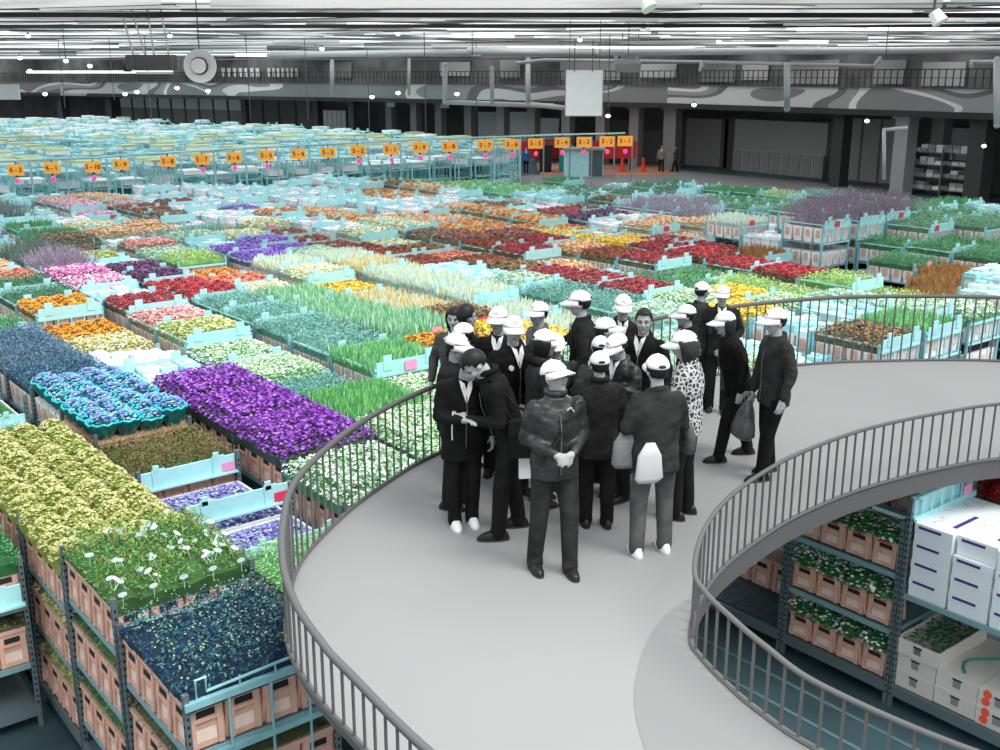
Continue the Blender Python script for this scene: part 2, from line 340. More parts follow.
def load_mesh(shape,lod,seed,low=False):
    rr=random.Random(seed); b=MB(); W,D=1.28,1.36; q={0:1.0,1:.5,2:.2}[lod]; sc={0:.8,1:1.05,2:1.5}[lod]
    rp=lambda:(rr.uniform(-.5,.5)*W*1.04,rr.uniform(-.5,.5)*D*1.02)
    if shape=='bloom':
        slab(b,W,D,.12,.08,seed)
        for i in range(int(2600*q)):
            x,y=rp(); e=min(1,(.53-abs(x/W))*8,(.53-abs(y/D))*8); z=.05+.12*e+rr.uniform(-.02,.05)
            flower(b,(x,y,z),rr.uniform(.018,.034)*sc,rr)
    elif shape=='mound':
        slab(b,W,D,.05,.04,seed)
        for i in range(4):
            for j in range(4):
                cx=(i-1.5)*W/4+rr.uniform(-.02,.02);cy=(j-1.5)*D/4; r=.2
                b.ell((cx,cy,.03),(r*.85,r*.88,.16),0,8,6)
                for k in range(int(300*q)+4):
                    th=rr.random()*6.28; ph=rr.random()**.6*1.35
                    flower(b,(cx+math.sin(ph)*math.cos(th)*r*.95,cy+math.sin(ph)*math.sin(th)*r*.95,.03+.17*math.cos(ph)),rr.uniform(.017,.028)*sc,rr)
    elif shape in('leaf','trays'):
        slab(b,W,D,.12,.1,seed)
        for i in range(int(3600*q)):
            x,y=rp(); e=min(1,(.54-abs(x/W))*7,(.54-abs(y/D))*7); z=.02+.12*e+rr.random()**1.5*.12
            a=rr.random()*6.28; L=rr.uniform(.03,.065)*sc; w=L*.38; t=rr.uniform(-.2,1.0)
            d=Vector((math.cos(a)*math.cos(t),math.sin(a)*math.cos(t),math.sin(t))); s=Vector((-math.sin(a),math.cos(a),0))
            p=Vector((x,y,z)); b.add([p,p+d*L*.5+s*w*.6,p+d*L,p+d*L*.5-s*w*.6],[(0,1,2,3)],1)
    elif shape=='grass':
        slab(b,W,D,.1,.06,seed)
        for i in range(int(2600*q)):
            x,y=rp(); h=rr.uniform(.12,.26); a=rr.random()*6.28; w=.008*sc; dx,dy=rr.uniform(-.05,.05),rr.uniform(-.05,.05)
            s=Vector((math.cos(a)*w,math.sin(a)*w,0)); p=Vector((x,y,.02)); t=p+Vector((dx,dy,h)); mm=p.lerp(t,.65)
            b.add([p-s,p+s,mm+s*1.8,t,mm-s*1.8],[(0,1,2,3,4)],1)
    elif shape=='twig':
        slab(b,W*.8,D*.8,.1,.05,seed)
        for i in range(int(2000*q)):
            x,y=rp(); rad=1-((x/W)**2+(y/D)**2)*1.4; h=rr.uniform(.1,.36)*max(.4,rad)+.05; w=.006*sc; a=rr.random()*6.28
            s=Vector((math.cos(a)*w,math.sin(a)*w,0)); p=Vector((x*.9,y*.9,.0)); t=p+Vector((x*.25+rr.uniform(-.09,.09),y*.25+rr.uniform(-.09,.09),h))
            b.add([p-s,p+s,t+s*.5,t-s*.5],[(0,1,2,3)],1)
            flower(b,t,.014*sc,rr,4)
    elif shape=='white':
        for i in range(4):
            for j in range(4):
                if rr.random()<.12: continue
                cx=(i-1.5)*W/4;cy=(j-1.5)*D/4; h=rr.uniform(.02,.16)
                b.box((cx,cy,h/2-.03),(W/4*.9,D/4*.88,h+.06),1,taper=.85)
                if rr.random()<.6:
                    for k in range(int(14*q)+2): flower(b,(cx+rr.uniform(-.1,.1),cy+rr.uniform(-.1,.1),h+.02),.03*sc,rr)
        b.box((0,0,-.03),(W*.95,D*.95,.04),0)
    return b.mesh(shape+'_load',[gm(.5),gm(.5)])
LM={}
def get_load(shape,lod,var):
    k=(shape,lod,var)
    if k not in LM: LM[k]=load_mesh(shape,lod,hash((len(shape),shape[0],lod,var))&0xffff if False else (sum(map(ord,shape))*31+lod*7+var))
    return LM[k]
def put_load(kind,x,y,z,lod,label,group=None):
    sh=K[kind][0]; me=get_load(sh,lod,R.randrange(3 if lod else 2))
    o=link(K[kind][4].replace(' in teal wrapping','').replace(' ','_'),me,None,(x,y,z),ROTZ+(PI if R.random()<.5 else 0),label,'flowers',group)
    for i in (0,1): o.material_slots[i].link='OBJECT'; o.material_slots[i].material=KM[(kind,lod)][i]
    return o
# ------------------------------------------------------------------ colour seeds read from the photograph
S='''830 328 brown;855 332 brown;800 342 peach;825 340 peach;815 345 peach;845 345 peach;862 353 peach;880 342 green;905 352 green;930 345 green;950 335 pgreen;772 352 magenta;815 257 gap;845 260 gap;875 260 gap;897 258 gap;797 247 gap;742 246 gap;720 240 gap;760 242 bgrass;780 242 bgrass;320 222 white;345 226 white;330 190 white;350 185 cyan;310 185 white;340 195 white;445 195 white;300 195 white;360 200 cyan;420 205 white;470 292 silver;530 280 sage;800 222 green;905 215 green;910 245 green;13 214 bushy;60 214 white;38 231 hedge;22 224 cyan;56 223 green;86 207 pink;72 203 salmon;94 202 peach;148 207 rust;160 216 brown;176 222 brown;128 226 peach;100 223 cream;192 229 ggreen;68 238 brown;20 243 limey;45 256 bushy;38 262 bushy;108 241 white;92 250 ygdaisy;128 248 limey;160 239 salmon;150 255 sage;5 262 peach;10 273 coral;55 268 mauve;72 276 magenta;95 281 pink;28 288 dkgreen;105 262 cyan;120 268 cyan;130 264 plum;150 272 plum;140 280 plum;168 283 red;190 284 red;188 296 orng2;5 303 rust;45 308 orange;75 312 orange;95 318 orange;8 318 green;40 345 navy;10 345 navy;65 350 navy;88 328 olivew;115 330 olivew;100 345 cyan;130 352 white;150 358 cyan;130 303 crimson;145 300 crimson;108 303 magenta;150 312 salmon;166 322 pink;200 313 blue;190 332 ygdaisy;225 330 ygdaisy;215 350 ygdaisy;215 362 limey;250 352 pgreen;275 360 pgreen;235 345 pgreen;320 372 ggreen;290 380 ggreen;350 365 ggreen;350 375 ggreen;410 372 pgreen;395 385 pgreen;240 305 ggreen;270 318 ggreen;300 325 ggreen;340 330 ggreen;300 300 fresh;350 300 fresh;400 315 fresh;430 325 fresh;350 320 fresh;430 345 bgreen;395 345 bgreen;350 402 bgreen;385 400 bgreen;
230 242 violet;262 243 violet;285 248 violet;210 257 limey;195 252 limey;226 266 orng2;245 270 coral;275 268 cream;295 272 cream;300 258 sage;320 255 sage;180 262 sage;170 245 sage;180 275 cyan;215 240 cyan;240 225 cream;260 230 cream;230 215 white;190 215 white;260 208 white;300 205 white;330 203 white;250 200 white;210 205 white;300 215 cyan;248 207 violet;265 213 orng2;
315 236 rust;300 233 rust;340 243 rust;370 246 rust;400 250 rust;420 253 rust;399 196 orng2;375 193 orng2;420 183 brown;424 187 peach;442 176 green;455 174 green;420 177 green;496 186 bgreen;470 186 bgreen;520 188 bgreen;514 180 green;540 181 green;560 178 hedge;611 187 dkgreen;590 184 dkgreen;640 189 dkgreen;575 196 dkgreen;460 208 peach;440 206 peach;496 205 brown;480 213 orng2;500 222 orng2;540 221 orng2;560 218 orng2;480 222 orng2;550 214 crimson;570 214 crimson;363 217 orng2;399 227 cream;380 224 cream;430 232 brown;460 236 rust;480 238 rust;500 237 rust;560 235 golden;540 234 orng2;532 243 crimson;553 246 peach;575 246 peach;460 252 coral;480 254 rust;500 260 peach;525 266 brown;560 275 crimson;575 278 crimson;600 277 crimson;620 273 crimson;640 277 crimson;586 254 plum;622 250 rust;640 250 rust;
359 271 wheat;330 262 silver;300 262 silver;380 272 silver;400 282 silver;350 275 golden;430 290 silver;450 297 silver;480 303 silver;520 312 silver;380 290 wheat;420 300 wheat;440 305 brown;470 312 brown;503 286 plum;540 290 cyan;570 295 ggreen;600 297 ggreen;620 300 ggreen;560 315 silver;600 318 sage;640 322 sage;492 322 golden;470 320 orange;540 330 golden;520 335 cyan;
690 172 green;716 177 green;661 182 dkgreen;640 180 cyan;670 190 dkgreen;730 184 hedge;777 187 limey;750 184 cyan;740 196 hedge;720 200 green;760 200 green;831 192 ggreen;810 190 ggreen;820 198 brown;856 208 ggreen;890 212 green;938 204 hedge;900 203 hedge;970 206 hedge;990 210 cyan;680 211 mauve;650 208 mauve;700 210 mauve;669 227 peach;650 226 peach;690 228 peach;640 215 white;620 200 brown;610 208 plum;600 214 plum;676 243 crimson;650 245 crimson;700 245 crimson;737 226 silver;725 220 cyan;760 215 cyan;770 225 white;807 236 dmauve;820 232 dmauve;859 222 dmauve;840 220 dmauve;880 222 dmauve;906 229 green;930 232 green;964 235 green;990 240 green;770 250 bgrass;712 258 red;690 257 red;740 259 red;773 264 red;790 268 red;669 268 dkgreen;650 265 dkgreen;690 270 green;710 275 green;766 278 limey;740 276 limey;790 282 limey;863 280 limey;840 276 limey;890 284 limey;920 288 wgreen;940 292 wgreen;960 280 bgrass;945 276 bgrass;1000 275 cyan;759 297 orange;735 298 golden;690 300 pgreen;680 290 cyan;830 315 cyan;842 328 brown;842 350 peach;820 355 peach;880 300 sage;924 326 bgreen;950 320 green;892 350 green;915 345 green;860 345 green;970 335 cyan;978 312 dkgreen;1000 315 dkgreen;960 350 cyan;990 350 green;770 330 cyan;
550 195 cyan;530 200 white;600 192 white;690 195 cyan;450 195 white;430 200 white;380 205 white;350 205 white;410 215 peach;350 200 white;330 215 peach;500 196 cyan;640 235 golden;610 235 golden;600 226 white;650 200 cyan;800 215 green;790 207 ggreen;150 195 white;120 205 salmon;130 213 cyan;30 205 cyan;0 235 cyan;0 250 cyan;150 225 peach;200 240 sage;60 290 dkgreen;60 285 dkgreen;130 290 cyan;150 295 plum;460 330 orange;470 420 pgreen;540 405 pgreen;560 390 sage;600 350 sage;620 335 sage;650 355 pgreen;740 345 pgreen;690 362 sage;600 375 sage;500 380 sage;780 350 peach;760 318 cyan;600 260 cyan;570 262 peach;660 255 crimson;560 300 ggreen;490 345 sage;440 270 cyan;450 265 cyan;800 300 pgreen;830 300 sage'''
SEEDS=[]
for t in S.replace('\n','').split(';'):
    if t.strip():
        a,b_,c=t.split(); SEEDS.append((float(a),float(b_),c))
def seed_kind(px,py):
    return min(SEEDS,key=lambda s:(s[0]-px)**2+((s[1]-py)*3.2)**2)[2]
# ------------------------------------------------------------------ choose cart spots
camshift=[(0,0),(-1.2,0),(1.2,0)]
def hidden(u,v,zt):
    pts=[(du,dv,z) for du in (0,1.36) for dv in (0,1.25) for z in (zt,zt+.25,.9)]
    for du,dv,z in pts:
        x,y=XY(u+du,v+dv)
        for sx,sy in camshift:
            t=(H-DZ)/(H-z) if z<DZ else 2
            cx,cy=sx+(x-sx)*t,y*t
            if not on_deck(cx,cy): return False
    return True
COLS=[(-.45,6.6),(.2,9.3),(.6,11.2),(8.4,12.7),(10.4,8)]
CARTS=[]   # dict(u,v,k,kind,zt)
def add_cart(u,v,lane,kind,zt=2.05,**kw):
    x,y=XY(u+.68,v+.62)
    CARTS.append(dict(u=u,v=v,lane=lane,kind=kind,zt=zt,x=x,y=y,**kw))
# near lanes set by hand
for u,k in [(6.95,'bud'),(8.42,'tag'),(9.85,'lime'),(11.3,'lime'),(12.75,'lime')]: add_cart(u,2.55,0,k,2.24 if k=='tag' else 2.05,hand=1)
for u in (14.25,15.65,17.05): add_cart(u,2.55,0,'trays',2.12,hand=1)
for u in (18.5,19.95,21.35): add_cart(u,2.55,0,'green' ,2.0,hand=1)
for u,k,z in [(7.75,'lettuce',1.95),(9.17,'lilac',1.98),(10.57,'lilac',1.98),(11.98,'brownlow',1.93),(13.4,'teal',2.05),(14.8,'teal',2.05),(16.2,'navy',2.05),(17.6,'navy',2.05),(19.0,'navy',2.05)]: add_cart(u,4.05,1,k,z,hand=1)
for u,k in [(8.35,'wgreen'),(9.78,'wgreen'),(11.2,'purple'),(12.6,'purple'),(14.0,'purple')]: add_cart(u,5.57,2,k,2.05 if k=='purple' else 1.9,hand=1)
for u in (10.75,12.2): add_cart(u,1.12,-1,'green',1.82 if u<11 else 1.3,hand=1)
rr=random.Random(3)
for k in range(-1,28):
    v=2.55+1.5*k; off=5.3+rr.random()*1.38
    if k==0: off=22.8
    if k==1: off=20.45
    if k==2: off=15.6
    if k==-1: off=15.6
    for j in range(0,40):
        u=off+1.4*j
        if k in(0,1,2,-1) and j>22: pass
        vv=v+.62
        umax=45 if vv<25 else (45-(vv-25)*1.25 if vv<31.6 else (36.8-(vv-31.6)*1.2 if vv<34.5 else 33.4-(vv-34.5)*3.6))
        if u>umax-1.4: break
        if 3.0<k<5 and u<9.6: continue
        if k>=5 and u<9.4: continue
        if k==3 and u<8: continue
        x,y=XY(u+.68,v+.62)
        p=pr(x,y,2.1)
        if not(-45<p[0]<1050 and 120<p[1]<800): continue
        if any((x-a)**2+(y-c)**2<1.7 for a,c in COLS): continue
        p2=pr(x,y,2.18); kind=seed_kind(*p2)
        zt=2.05+rr.uniform(-.05,.05)
        if kind=='gap': continue
        zt+={0:0,1:0,2:-.22,3:-.1}[(k*7+int(u/4.2)*3)%4]
        if kind=='dmauve': zt=2.6
        if kind=='mauve': zt=2.15
        if kind=='silver' and p[0]>700: zt=2.35
        if p[0]>690 and kind=='green' and 215<p[1]<240: zt=2.4
        if kind=='bgrass': zt=1.7
        if hidden(u,v,zt): continue
        add_cart(u,v,k,kind,zt)
CARTS=[c for c in CARTS if not (c.get('hand') and hidden(c['u'],c['v'],c['zt']))]
# red/green loads beyond the boxes seen through the opening
for u,k in ((3.3,'red'),(4.75,'red'),(6.2,'wgreen'),(7.6,'wgreen')): add_cart(u,11.3,6,k,1.95,hand=1)
# ------------------------------------------------------------------ labels
def kname(k): return K[k][4]
lanes={}
for c in CARTS: lanes.setdefault(c['lane'],[]).append(c)
ORD=['nearest','second','third','fourth','fifth','sixth','seventh','eighth','ninth','tenth','eleventh','twelfth']
for L in lanes.values():
    L.sort(key=lambda c:c['u'])
    runs=[]
    for c in L:
        if runs and runs[-1][-1]['kind']==c['kind']: runs[-1].append(c)
        else: runs.append([c])
    for i,r_ in enumerate(runs):
        fr=K[runs[i-1][0]['kind']][4] if i else None; bk=K[runs[i+1][0]['kind']][4] if i+1<len(runs) else None
        for j,c in enumerate(r_): c['n']=len(r_); c['i']=j; c['fr']=fr; c['bk']=bk
def near_kind(c,dv):
    best=None
    for d in CARTS:
        if abs(d['v']-c['v']-dv)<.4 and abs(d['u']-c['u'])<.75 and d is not c:
            best=d; break
    return best['kind'] if best else None
used={}
SH=lambda k:' '.join(kname(k).split()[:3])
for c in CARTS:
    k=kname(c['kind']); p=pr(c['x'],c['y'],c['zt'])
    cand=[]
    q=('' if c['n']==1 else ORD[min(c['i'],11)]+' of a row, ')
    rk=near_kind(c,1.5); lk=near_kind(c,-1.5)
    if c['fr'] : cand.append(f"{k}, {q}behind {c['fr']}")
    if c['bk'] : cand.append(f"{k}, {q}in front of {c['bk']}")
    if rk and rk!=c['kind']: cand.append(f"{k}, {q}left of {kname(rk)}")
    if lk and lk!=c['kind']: cand.append(f"{k}, {q}right of {kname(lk)}")
    if c['fr'] and rk: cand.append(f"{k}, {q}behind {' '.join(c['fr'].split()[-2:])} and left of {' '.join(kname(rk).split()[-2:])}")
    if c['bk'] and lk: cand.append(f"{k}, {q}before {' '.join(c['bk'].split()[-2:])} and right of {' '.join(kname(lk).split()[-2:])}")
    zone=('far left' if p[0]<200 else 'left centre' if p[0]<400 else 'middle' if p[0]<600 else 'right centre' if p[0]<800 else 'far right')
    dep=('foreground' if p[1]>400 else 'near field' if p[1]>300 else 'middle field' if p[1]>240 else 'far field' if p[1]>205 else 'back rows')
    cand.append(f"{k}, {q}{zone} of the {dep}")
    for b_ in list(cand[:2]): cand.append(b_+f", {zone}")
    lab=next((s for s in cand if s not in used and len(s.split())<=12),cand[-1] if len(cand[-1].split())<=12 else f"{k}, {zone} of the {dep}")
    used.setdefault(lab,[]).append(c); c['lab']=lab
dupl={l for l,v in used.items() if len(v)>1}
# ------------------------------------------------------------------ buckets
def bucket_mesh(full=True):
    b=MB(); w,h=.315,.42; t=.84
    b.box((0,0,h/2),(w*.93,w*.93,h),0,taper=t)
    b.box((0,0,h-.02),(w,w,.04),0)
    for q in range(4):
        a=q*PI/2; Rm=Matrix.Rotation(a,3,'Z')
        tilt=Matrix.Rotation(.065,3,'X')
        for (cx,cz,dx,dz,m,dy) in [(-.12,.2,.045,.36,0,.02),(.12,.2,.045,.36,0,.02),(0,.04,.24,.05,0,.02),(0,.25,.2,.022,0,.018),(0,.325,.15,.1,2,.004),(0,.14,.17,.17,1,.006)]:
            yy=-(w*.93/2)*(1-(1-t)*(1-cz/h))-dy/2+.003
            b.box(Rm@Vector((cx*(1-(1-t)*(1-cz/h)),yy,cz)),(dx,dy,dz),m,R3=Rm@Matrix.Rotation(-.058,3,'X'))
    return b.mesh('bucket',[mBkt,mBktW,mHole])
BM=bucket_mesh()
mBktL=mat('salmon_side',(.6,.27,.17),.5,var=.1,scale=5)
def add_bucket(x,y,z,label,group,rz=0):
    return link('flower_bucket',BM,None,(x,y,z),ROTZ+rz,label,'bucket',group)
# ------------------------------------------------------------------ carts
def post_mesh(h):
    b=MB(); b.box((0,0,h/2),(.045,.045,h),0)
    k=.15
    while k<h-.1:
        for s in (-1,1): b.box((s*.0225,0,k),(.002,.02,.03),1); b.box((0,s*.0225,k),(.02,.002,.03),1)
        k+=.07
    return b.mesh('post',[mSteelD,mHole])
mSteelD=mat('grey_steel',(.17,.23,.25),.45,.4)
PM={}
def base_mesh():
    b=MB(); b.box((0,0,.22),(1.27,1.38,.06),0); b.box((0,-.69,.2),(1.27,.03,.12),0); b.box((-.635,0,.2),(.03,1.38,.12),0)
    for sx in (-1,1):
        for sy in (-1,1):
            b.tube([(sx*.5-.02,sy*.55,.08),(sx*.5+.02,sy*.55,.08)],.08,10,1); b.box((sx*.5,sy*.55,.15),(.06,.1,.06),0)
    return b.mesh('base',[mSteelD,mHole])
BASE=base_mesh()
b=MB(); b.box((0,0,0),(1.24,1.34,.025),0); b.box((0,-.675,.0),(1.24,.02,.06),0); b.box((-.62,0,0),(.02,1.34,.06),0); SHELF=b.mesh('shelf',[mShelf])
def endpanel_mesh(h=.2):
    b=MB(); b.box((0,0,h/2),(1.2,.02,h),0); b.box((0,-.03,.0),(1.24,.07,.025),0)
    for s in (-1,1):
        b.box((s*.38,-.012,h*.6),(.16,.03,h*1.2),0); b.box((s*.38-.03,-.012,h*1.2),(.07,.03,.1),0)
    b.tube([(-.6,0,h+.01),(.6,0,h+.01)],.012,6,0)
    return b.mesh('end_panel',[mPanel])
ENDP=endpanel_mesh()
b=MB(); b.box((0,0,0),(.17,.008,.11),0); CARDR=b.mesh('label_card',[mRed]); b=MB(); b.box((0,0,0),(.17,.008,.11),0); CARDP=b.mesh('label_card',[mPink])
def mid_cart_mesh(zt):
    b=MB(); b.box((0,0,.2),(1.27,1.38,.08),1)
    ph=zt+.1
    for sx in (-1,1):
        for sy in (-1,1): b.box((sx*.62,sy*.66,ph/2),(.05,.05,ph),0)
    z=zt-.45
    while z>.3: b.box((0,0,z),(1.24,1.34,.04),1); z-=.66
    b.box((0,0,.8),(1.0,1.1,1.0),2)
    return b.mesh('flower_cart',[mSteel,mShelf,mHole])
MIDC={}
def mid_front(zt):
    b=MB(); b.box((0,0,0),(1.24,.03,.05),0); b.box((0,0,-.42),(1.24,.03,.04),0)
    b.box((0,0,.12),(1.2,.02,.2),0)
    for s in (-1,1): b.box((s*.4,-.01,.2),(.15,.03,.24),0)
    b.box((-.62,.66,.1),(.03,1.34,.03),0)
    for i in range(5): b.box((-.5+i*.25,-.01,-.2),(.02,.02,.42),0)
    return b.mesh('end_frame',[mPanel])
MIDF=mid_front(0)
b=MB(); b.box((0,0,0),(1.24,.03,.05),0); b.box((0,0,-.42),(1.24,.03,.04),0)
for i in range(5): b.box((-.5+i*.25,-.01,-.2),(.02,.02,.42),0)
MIDF2=b.mesh('end_frame',[mPanel])
CARTS.sort(key=lambda c:c['y'])
def cl(t):
    w=t.split(); return ' '.join(w[:16])
def blabel(side,tn,i,lab):
    n=(['front','second','third','rearmost'][i] if side=='left' else ['second','third','last'][min(2,i-4 if i>=4 else i)])
    return cl(f"{n} pinkish bucket, {side} side, {tn} tier, "+lab)
stuffB=MB(); stuffC=MB(); nb=0; nc=0
Rm=Matrix.Rotation(ROTZ,3,'Z')
def W(c,dv,du,z):   # local offsets from cart centre
    x,y=XY(c['u']+.68+du,c['v']+.62+dv); return (x,y,z)
def simple_bucket(p,m=0):
    stuffB.box((p[0],p[1],p[2]+.2),(.29,.29,.4),m,rz=ROTZ,taper=.84)
    n=Rm@Vector((0,-.14,.2)); stuffB.box((p[0]+n.x,p[1]+n.y,p[2]+.24),(.13,.02,.17),1,rz=ROTZ)
    n=Rm@Vector((-.14,0,.2)); stuffB.box((p[0]+n.x,p[1]+n.y,p[2]+.24),(.02,.13,.2),2,rz=ROTZ)
for idx,c in enumerate(CARTS):
    d=c['y']; near=d<15.5 or c.get('hand'); zt=c['zt']; lab=c['lab']; grp=lab if lab in dupl else None
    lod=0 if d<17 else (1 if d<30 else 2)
    c['cart']=None
    if near:
        t=thing('flower_cart',cl('steel cart of '+lab),'cart',W(c,0,0,0),ROTZ,('carts of '+grp) if grp else None); nc+=1
        link('base',BASE,t)
        ph=round(zt+.12,2)
        if ph not in PM: PM[ph]=post_mesh(ph)
        for sx in (-1,1):
            for sy in (-1,1): link('post',PM[ph],t,(sx*.63,sy*.68,0))
        z=zt-.44; zs=[]
        while z>.3: link('shelf',SHELF,t,(0,0,z)); zs.append(z); z-=.66
        front=lanes[c['lane']]
        showend=c['kind'] not in ('lime','purple','navy') or c['fr'] is None or c['i']==0
        if c['kind'] not in('bud',) and showend:
            ep=link('end_panel',ENDP,t,(0,-.7,zt-.1 if c['kind'] in('brownlow','lilac') else zt-.38))
            if c['kind'] in('brownlow','teal','lilac','tag'): link('label_card',CARDR if R.random()<.7 else CARDP,ep,(.5 if c['kind']!='teal' else -.05,-.03,.08))
        if c['kind']=='bud':
            b=MB(); b.tube([(-.55,0,-.1),(-.55,0,.1),(-.47,0,.1),(-.47,0,-.02),(.5,0,.12-.1),(.5,0,-.1)],.012,6); 
            for xx in (-.2,.1,.3): b.tube([(xx,0,-.12),(xx,0,.01)],.008,5)
            b.build('wire_rail',mSteel,t,loc=(0,-.7,zt+.12))
            b=MB(); b.box((0,0,0),(1.3,.05,.06)); b.build('top_bar',mSteel,t,loc=(0,-.7,zt+.02))
            for xx in (-.3,.05,.38):
                b=MB(); b.tube([(xx,-.01,-1.2),(xx,-.01,.0)],.012,6); b.build('front_rod',mPanelT if 'mPanelT' in globals() else mSteel,t,loc=(0,-.7,zt))
            for zz in (zt-.46,zt-1.1): b=MB(); b.box((0,0,0),(1.3,.05,.05)); b.build('cross_bar',mSteel,t,loc=(0,-.7,zz))
        tiers=[zt-.42]+[q for q in zs[1:]]+([.25] if c['lane'] in(0,-1) and zs[-1]>.8 else [])
        for ti,z in enumerate(tiers):
            zz=z+(.0 if ti==0 else .015)
            if c['kind'] in ('trays','lilac') and ti==0:
                b=MB(); b.box((0,0,.04),(1.2,1.3,.08),0); 
                for i in range(3): b.box((-.4+i*.4,0,.1),(.03,1.3,.08),0)
                b.box((0,.65,.1),(1.2,.03,.08),0); b.box((0,-.65,.1),(1.2,.03,.08),0); b.box((.6,0,.1),(.03,1.3,.08),0); b.box((-.6,0,.1),(.03,1.3,.08),0)
                b.build('flower_tray',mBktF,loc=W(c,0,0,zz+.0),rz=ROTZ,label=cl('white tray of '+lab),cat='tray',group=grp)
                continue
            pos=[(-.47,-.5+i*.335,'left') for i in range(4)]+[(-.47+i*.313,-.5,'front') for i in range(1,4)]
            if ti>0 and c['lane'] not in(0,-1,6): pos=pos[4:] if c['i']==0 else []
            for (dv,du,side) in pos:
                if nb<300:
                    if c['kind']=='lime' and side=='front' and c['i']>0: continue
                    if c['kind'] in('purple','teal','navy') and side=='front' and c['i']>0: continue
                    tn='top' if ti==0 else 'lower' if ti==1 else 'bottom'
                    add_bucket(*W(c,dv,du,zz),blabel(side,tn,pos.index((dv,du,side)),lab),f"{side} {tn} tier buckets holding "+kname(c['kind'])); nb+=1
                else: simple_bucket(W(c,dv,du,zz))
            if ti>0 and c['lane'] in(0,-1):
                o=put_load(c['kind'] if c['kind'] in('tag','lime') else 'brownlow',*W(c,0,0,zz+.42),1,cl('greenery on the '+('lower' if ti==1 else 'bottom')+' shelf under '+lab),'greenery on lower shelves under '+kname(c['kind']))
                o.scale=(.95,.95,.6)
    else:
        zk=round(zt*10)/10
        if zk not in MIDC: MIDC[zk]=mid_cart_mesh(zk)
        if nc<300:
            t=link('flower_cart',MIDC[zk],None,W(c,0,0,0),ROTZ,cl('steel cart of '+lab),'cart',('carts of '+grp) if grp else None); nc+=1
            f=link('end_frame',MIDF if R.random()<.62 else MIDF2,t,(0,-.7,zt-.02))
            if R.random()<.22: link('label_card',CARDR if R.random()<.5 else CARDP,f,(R.uniform(-.4,.4),-.03,.1)).scale=(1.3,1,1.4)
        else:
            me=MIDC[zk]
            for src in (me,MIDF):
                o=len(stuffC.v); off=Vector(W(c,0,0,0))
                for v in src.vertices: stuffC.v.append(tuple(Rm@(v.co+(Vector((0,-.7,zt-.02)) if src is MIDF else Vector()))+off))
                for p in src.polygons: stuffC.f.append(tuple(i+o for i in p.vertices)); stuffC.m.append(p.material_index if src is me else 1)
        rows=[(-.47,-.5+i*.335) for i in range(4)]+[(-.47+i*.313,-.5) for i in range(1,4)]
        for z in (zt-.42,zt-1.08,zt-1.74):
            if z>.2 and (z>zt-1 or d<40) and (z>zt-1.2 or zt>2.2):
                for dv,du in rows:
                    simple_bucket(W(c,dv,du,z))
        if c['kind'] in('dmauve','mauve','dkgreen','green') and d<45: pass
    if c['kind']=='teal': continue
    zz=zt
    if c['kind'] in('trays','lilac'): zz=zt-.36
    if c['kind']=='bgrass': zz=zt-.05
    o=put_load(c['kind'],*W(c,0,0,zz+.0),lod,lab,grp)
    sc=1+max(0,K[c['kind']][3])*3
    o.scale=(1,1,sc)
    if near and c['kind'] in ('trays','lilac'): o.scale=(.92,.92,.6)
    if c['kind'] in('purple','wgreen','lime') : o.scale=(1.03,1.03,1.25)
    if c['kind']=='tag':
        rt=random.Random(5)
        tb=MB(); tb.v=[(math.cos(2*PI*k/14)*.04,0,math.sin(2*PI*k/14)*.02+.02) for k in range(14)]; tb.f=[tuple(range(14))]; tb.m=[0]
        tb.box((0,.002,-.04),(.004,.002,.08),0); tme=tb.mesh('plant_tag',[mat('tag_white',(.7,.85,.85),.6)])
        for i in range(46):
            q=link('plant_tag',tme,o,(rt.uniform(-.6,.6),rt.uniform(-.66,.66),.22/sc+rt.uniform(-.03,.02)))
            q.rotation_euler=(rt.uniform(-1.2,-.2),rt.uniform(-.5,.5),(PI if o.rotation_euler[2]>ROTZ+1 else 0)+rt.uniform(-.8,.8)); q.scale=(1,1,1/sc)
        for i in range(5):
            q=link('plant_tag',tme,o,(0,0,0)); s=-1 if o.rotation_euler[2]<ROTZ+1 else 1
            q.location=(s*(.55-i*.27),s*.69,.1); q.rotation_euler=(0,0,0 if s<0 else PI)
    if c['kind']=='bud':
        rt=random.Random(6); 
        tb=MB(); 
        for i in range(420): flower(tb,(rt.uniform(-.63,.63),rt.uniform(-.67,.67),.2+rt.uniform(-.03,.1)),.01,rt,4,0)
        tb.build('yellow_bud',mat('yellow_bud',(.35,.5,.25),.6),o,kind='stuff')
if stuffB.v: stuffB.build('flower_bucket',[mBktF,mBktW,mBkt],label='white and pinkish buckets packed on the farther carts of the hall',cat='buckets',kind='stuff')
if stuffC.v: stuffC.build('flower_cart',[mSteel,mPanel,mHole],label='most distant pale blue flower carts in the back rows',cat='carts',kind='stuff')
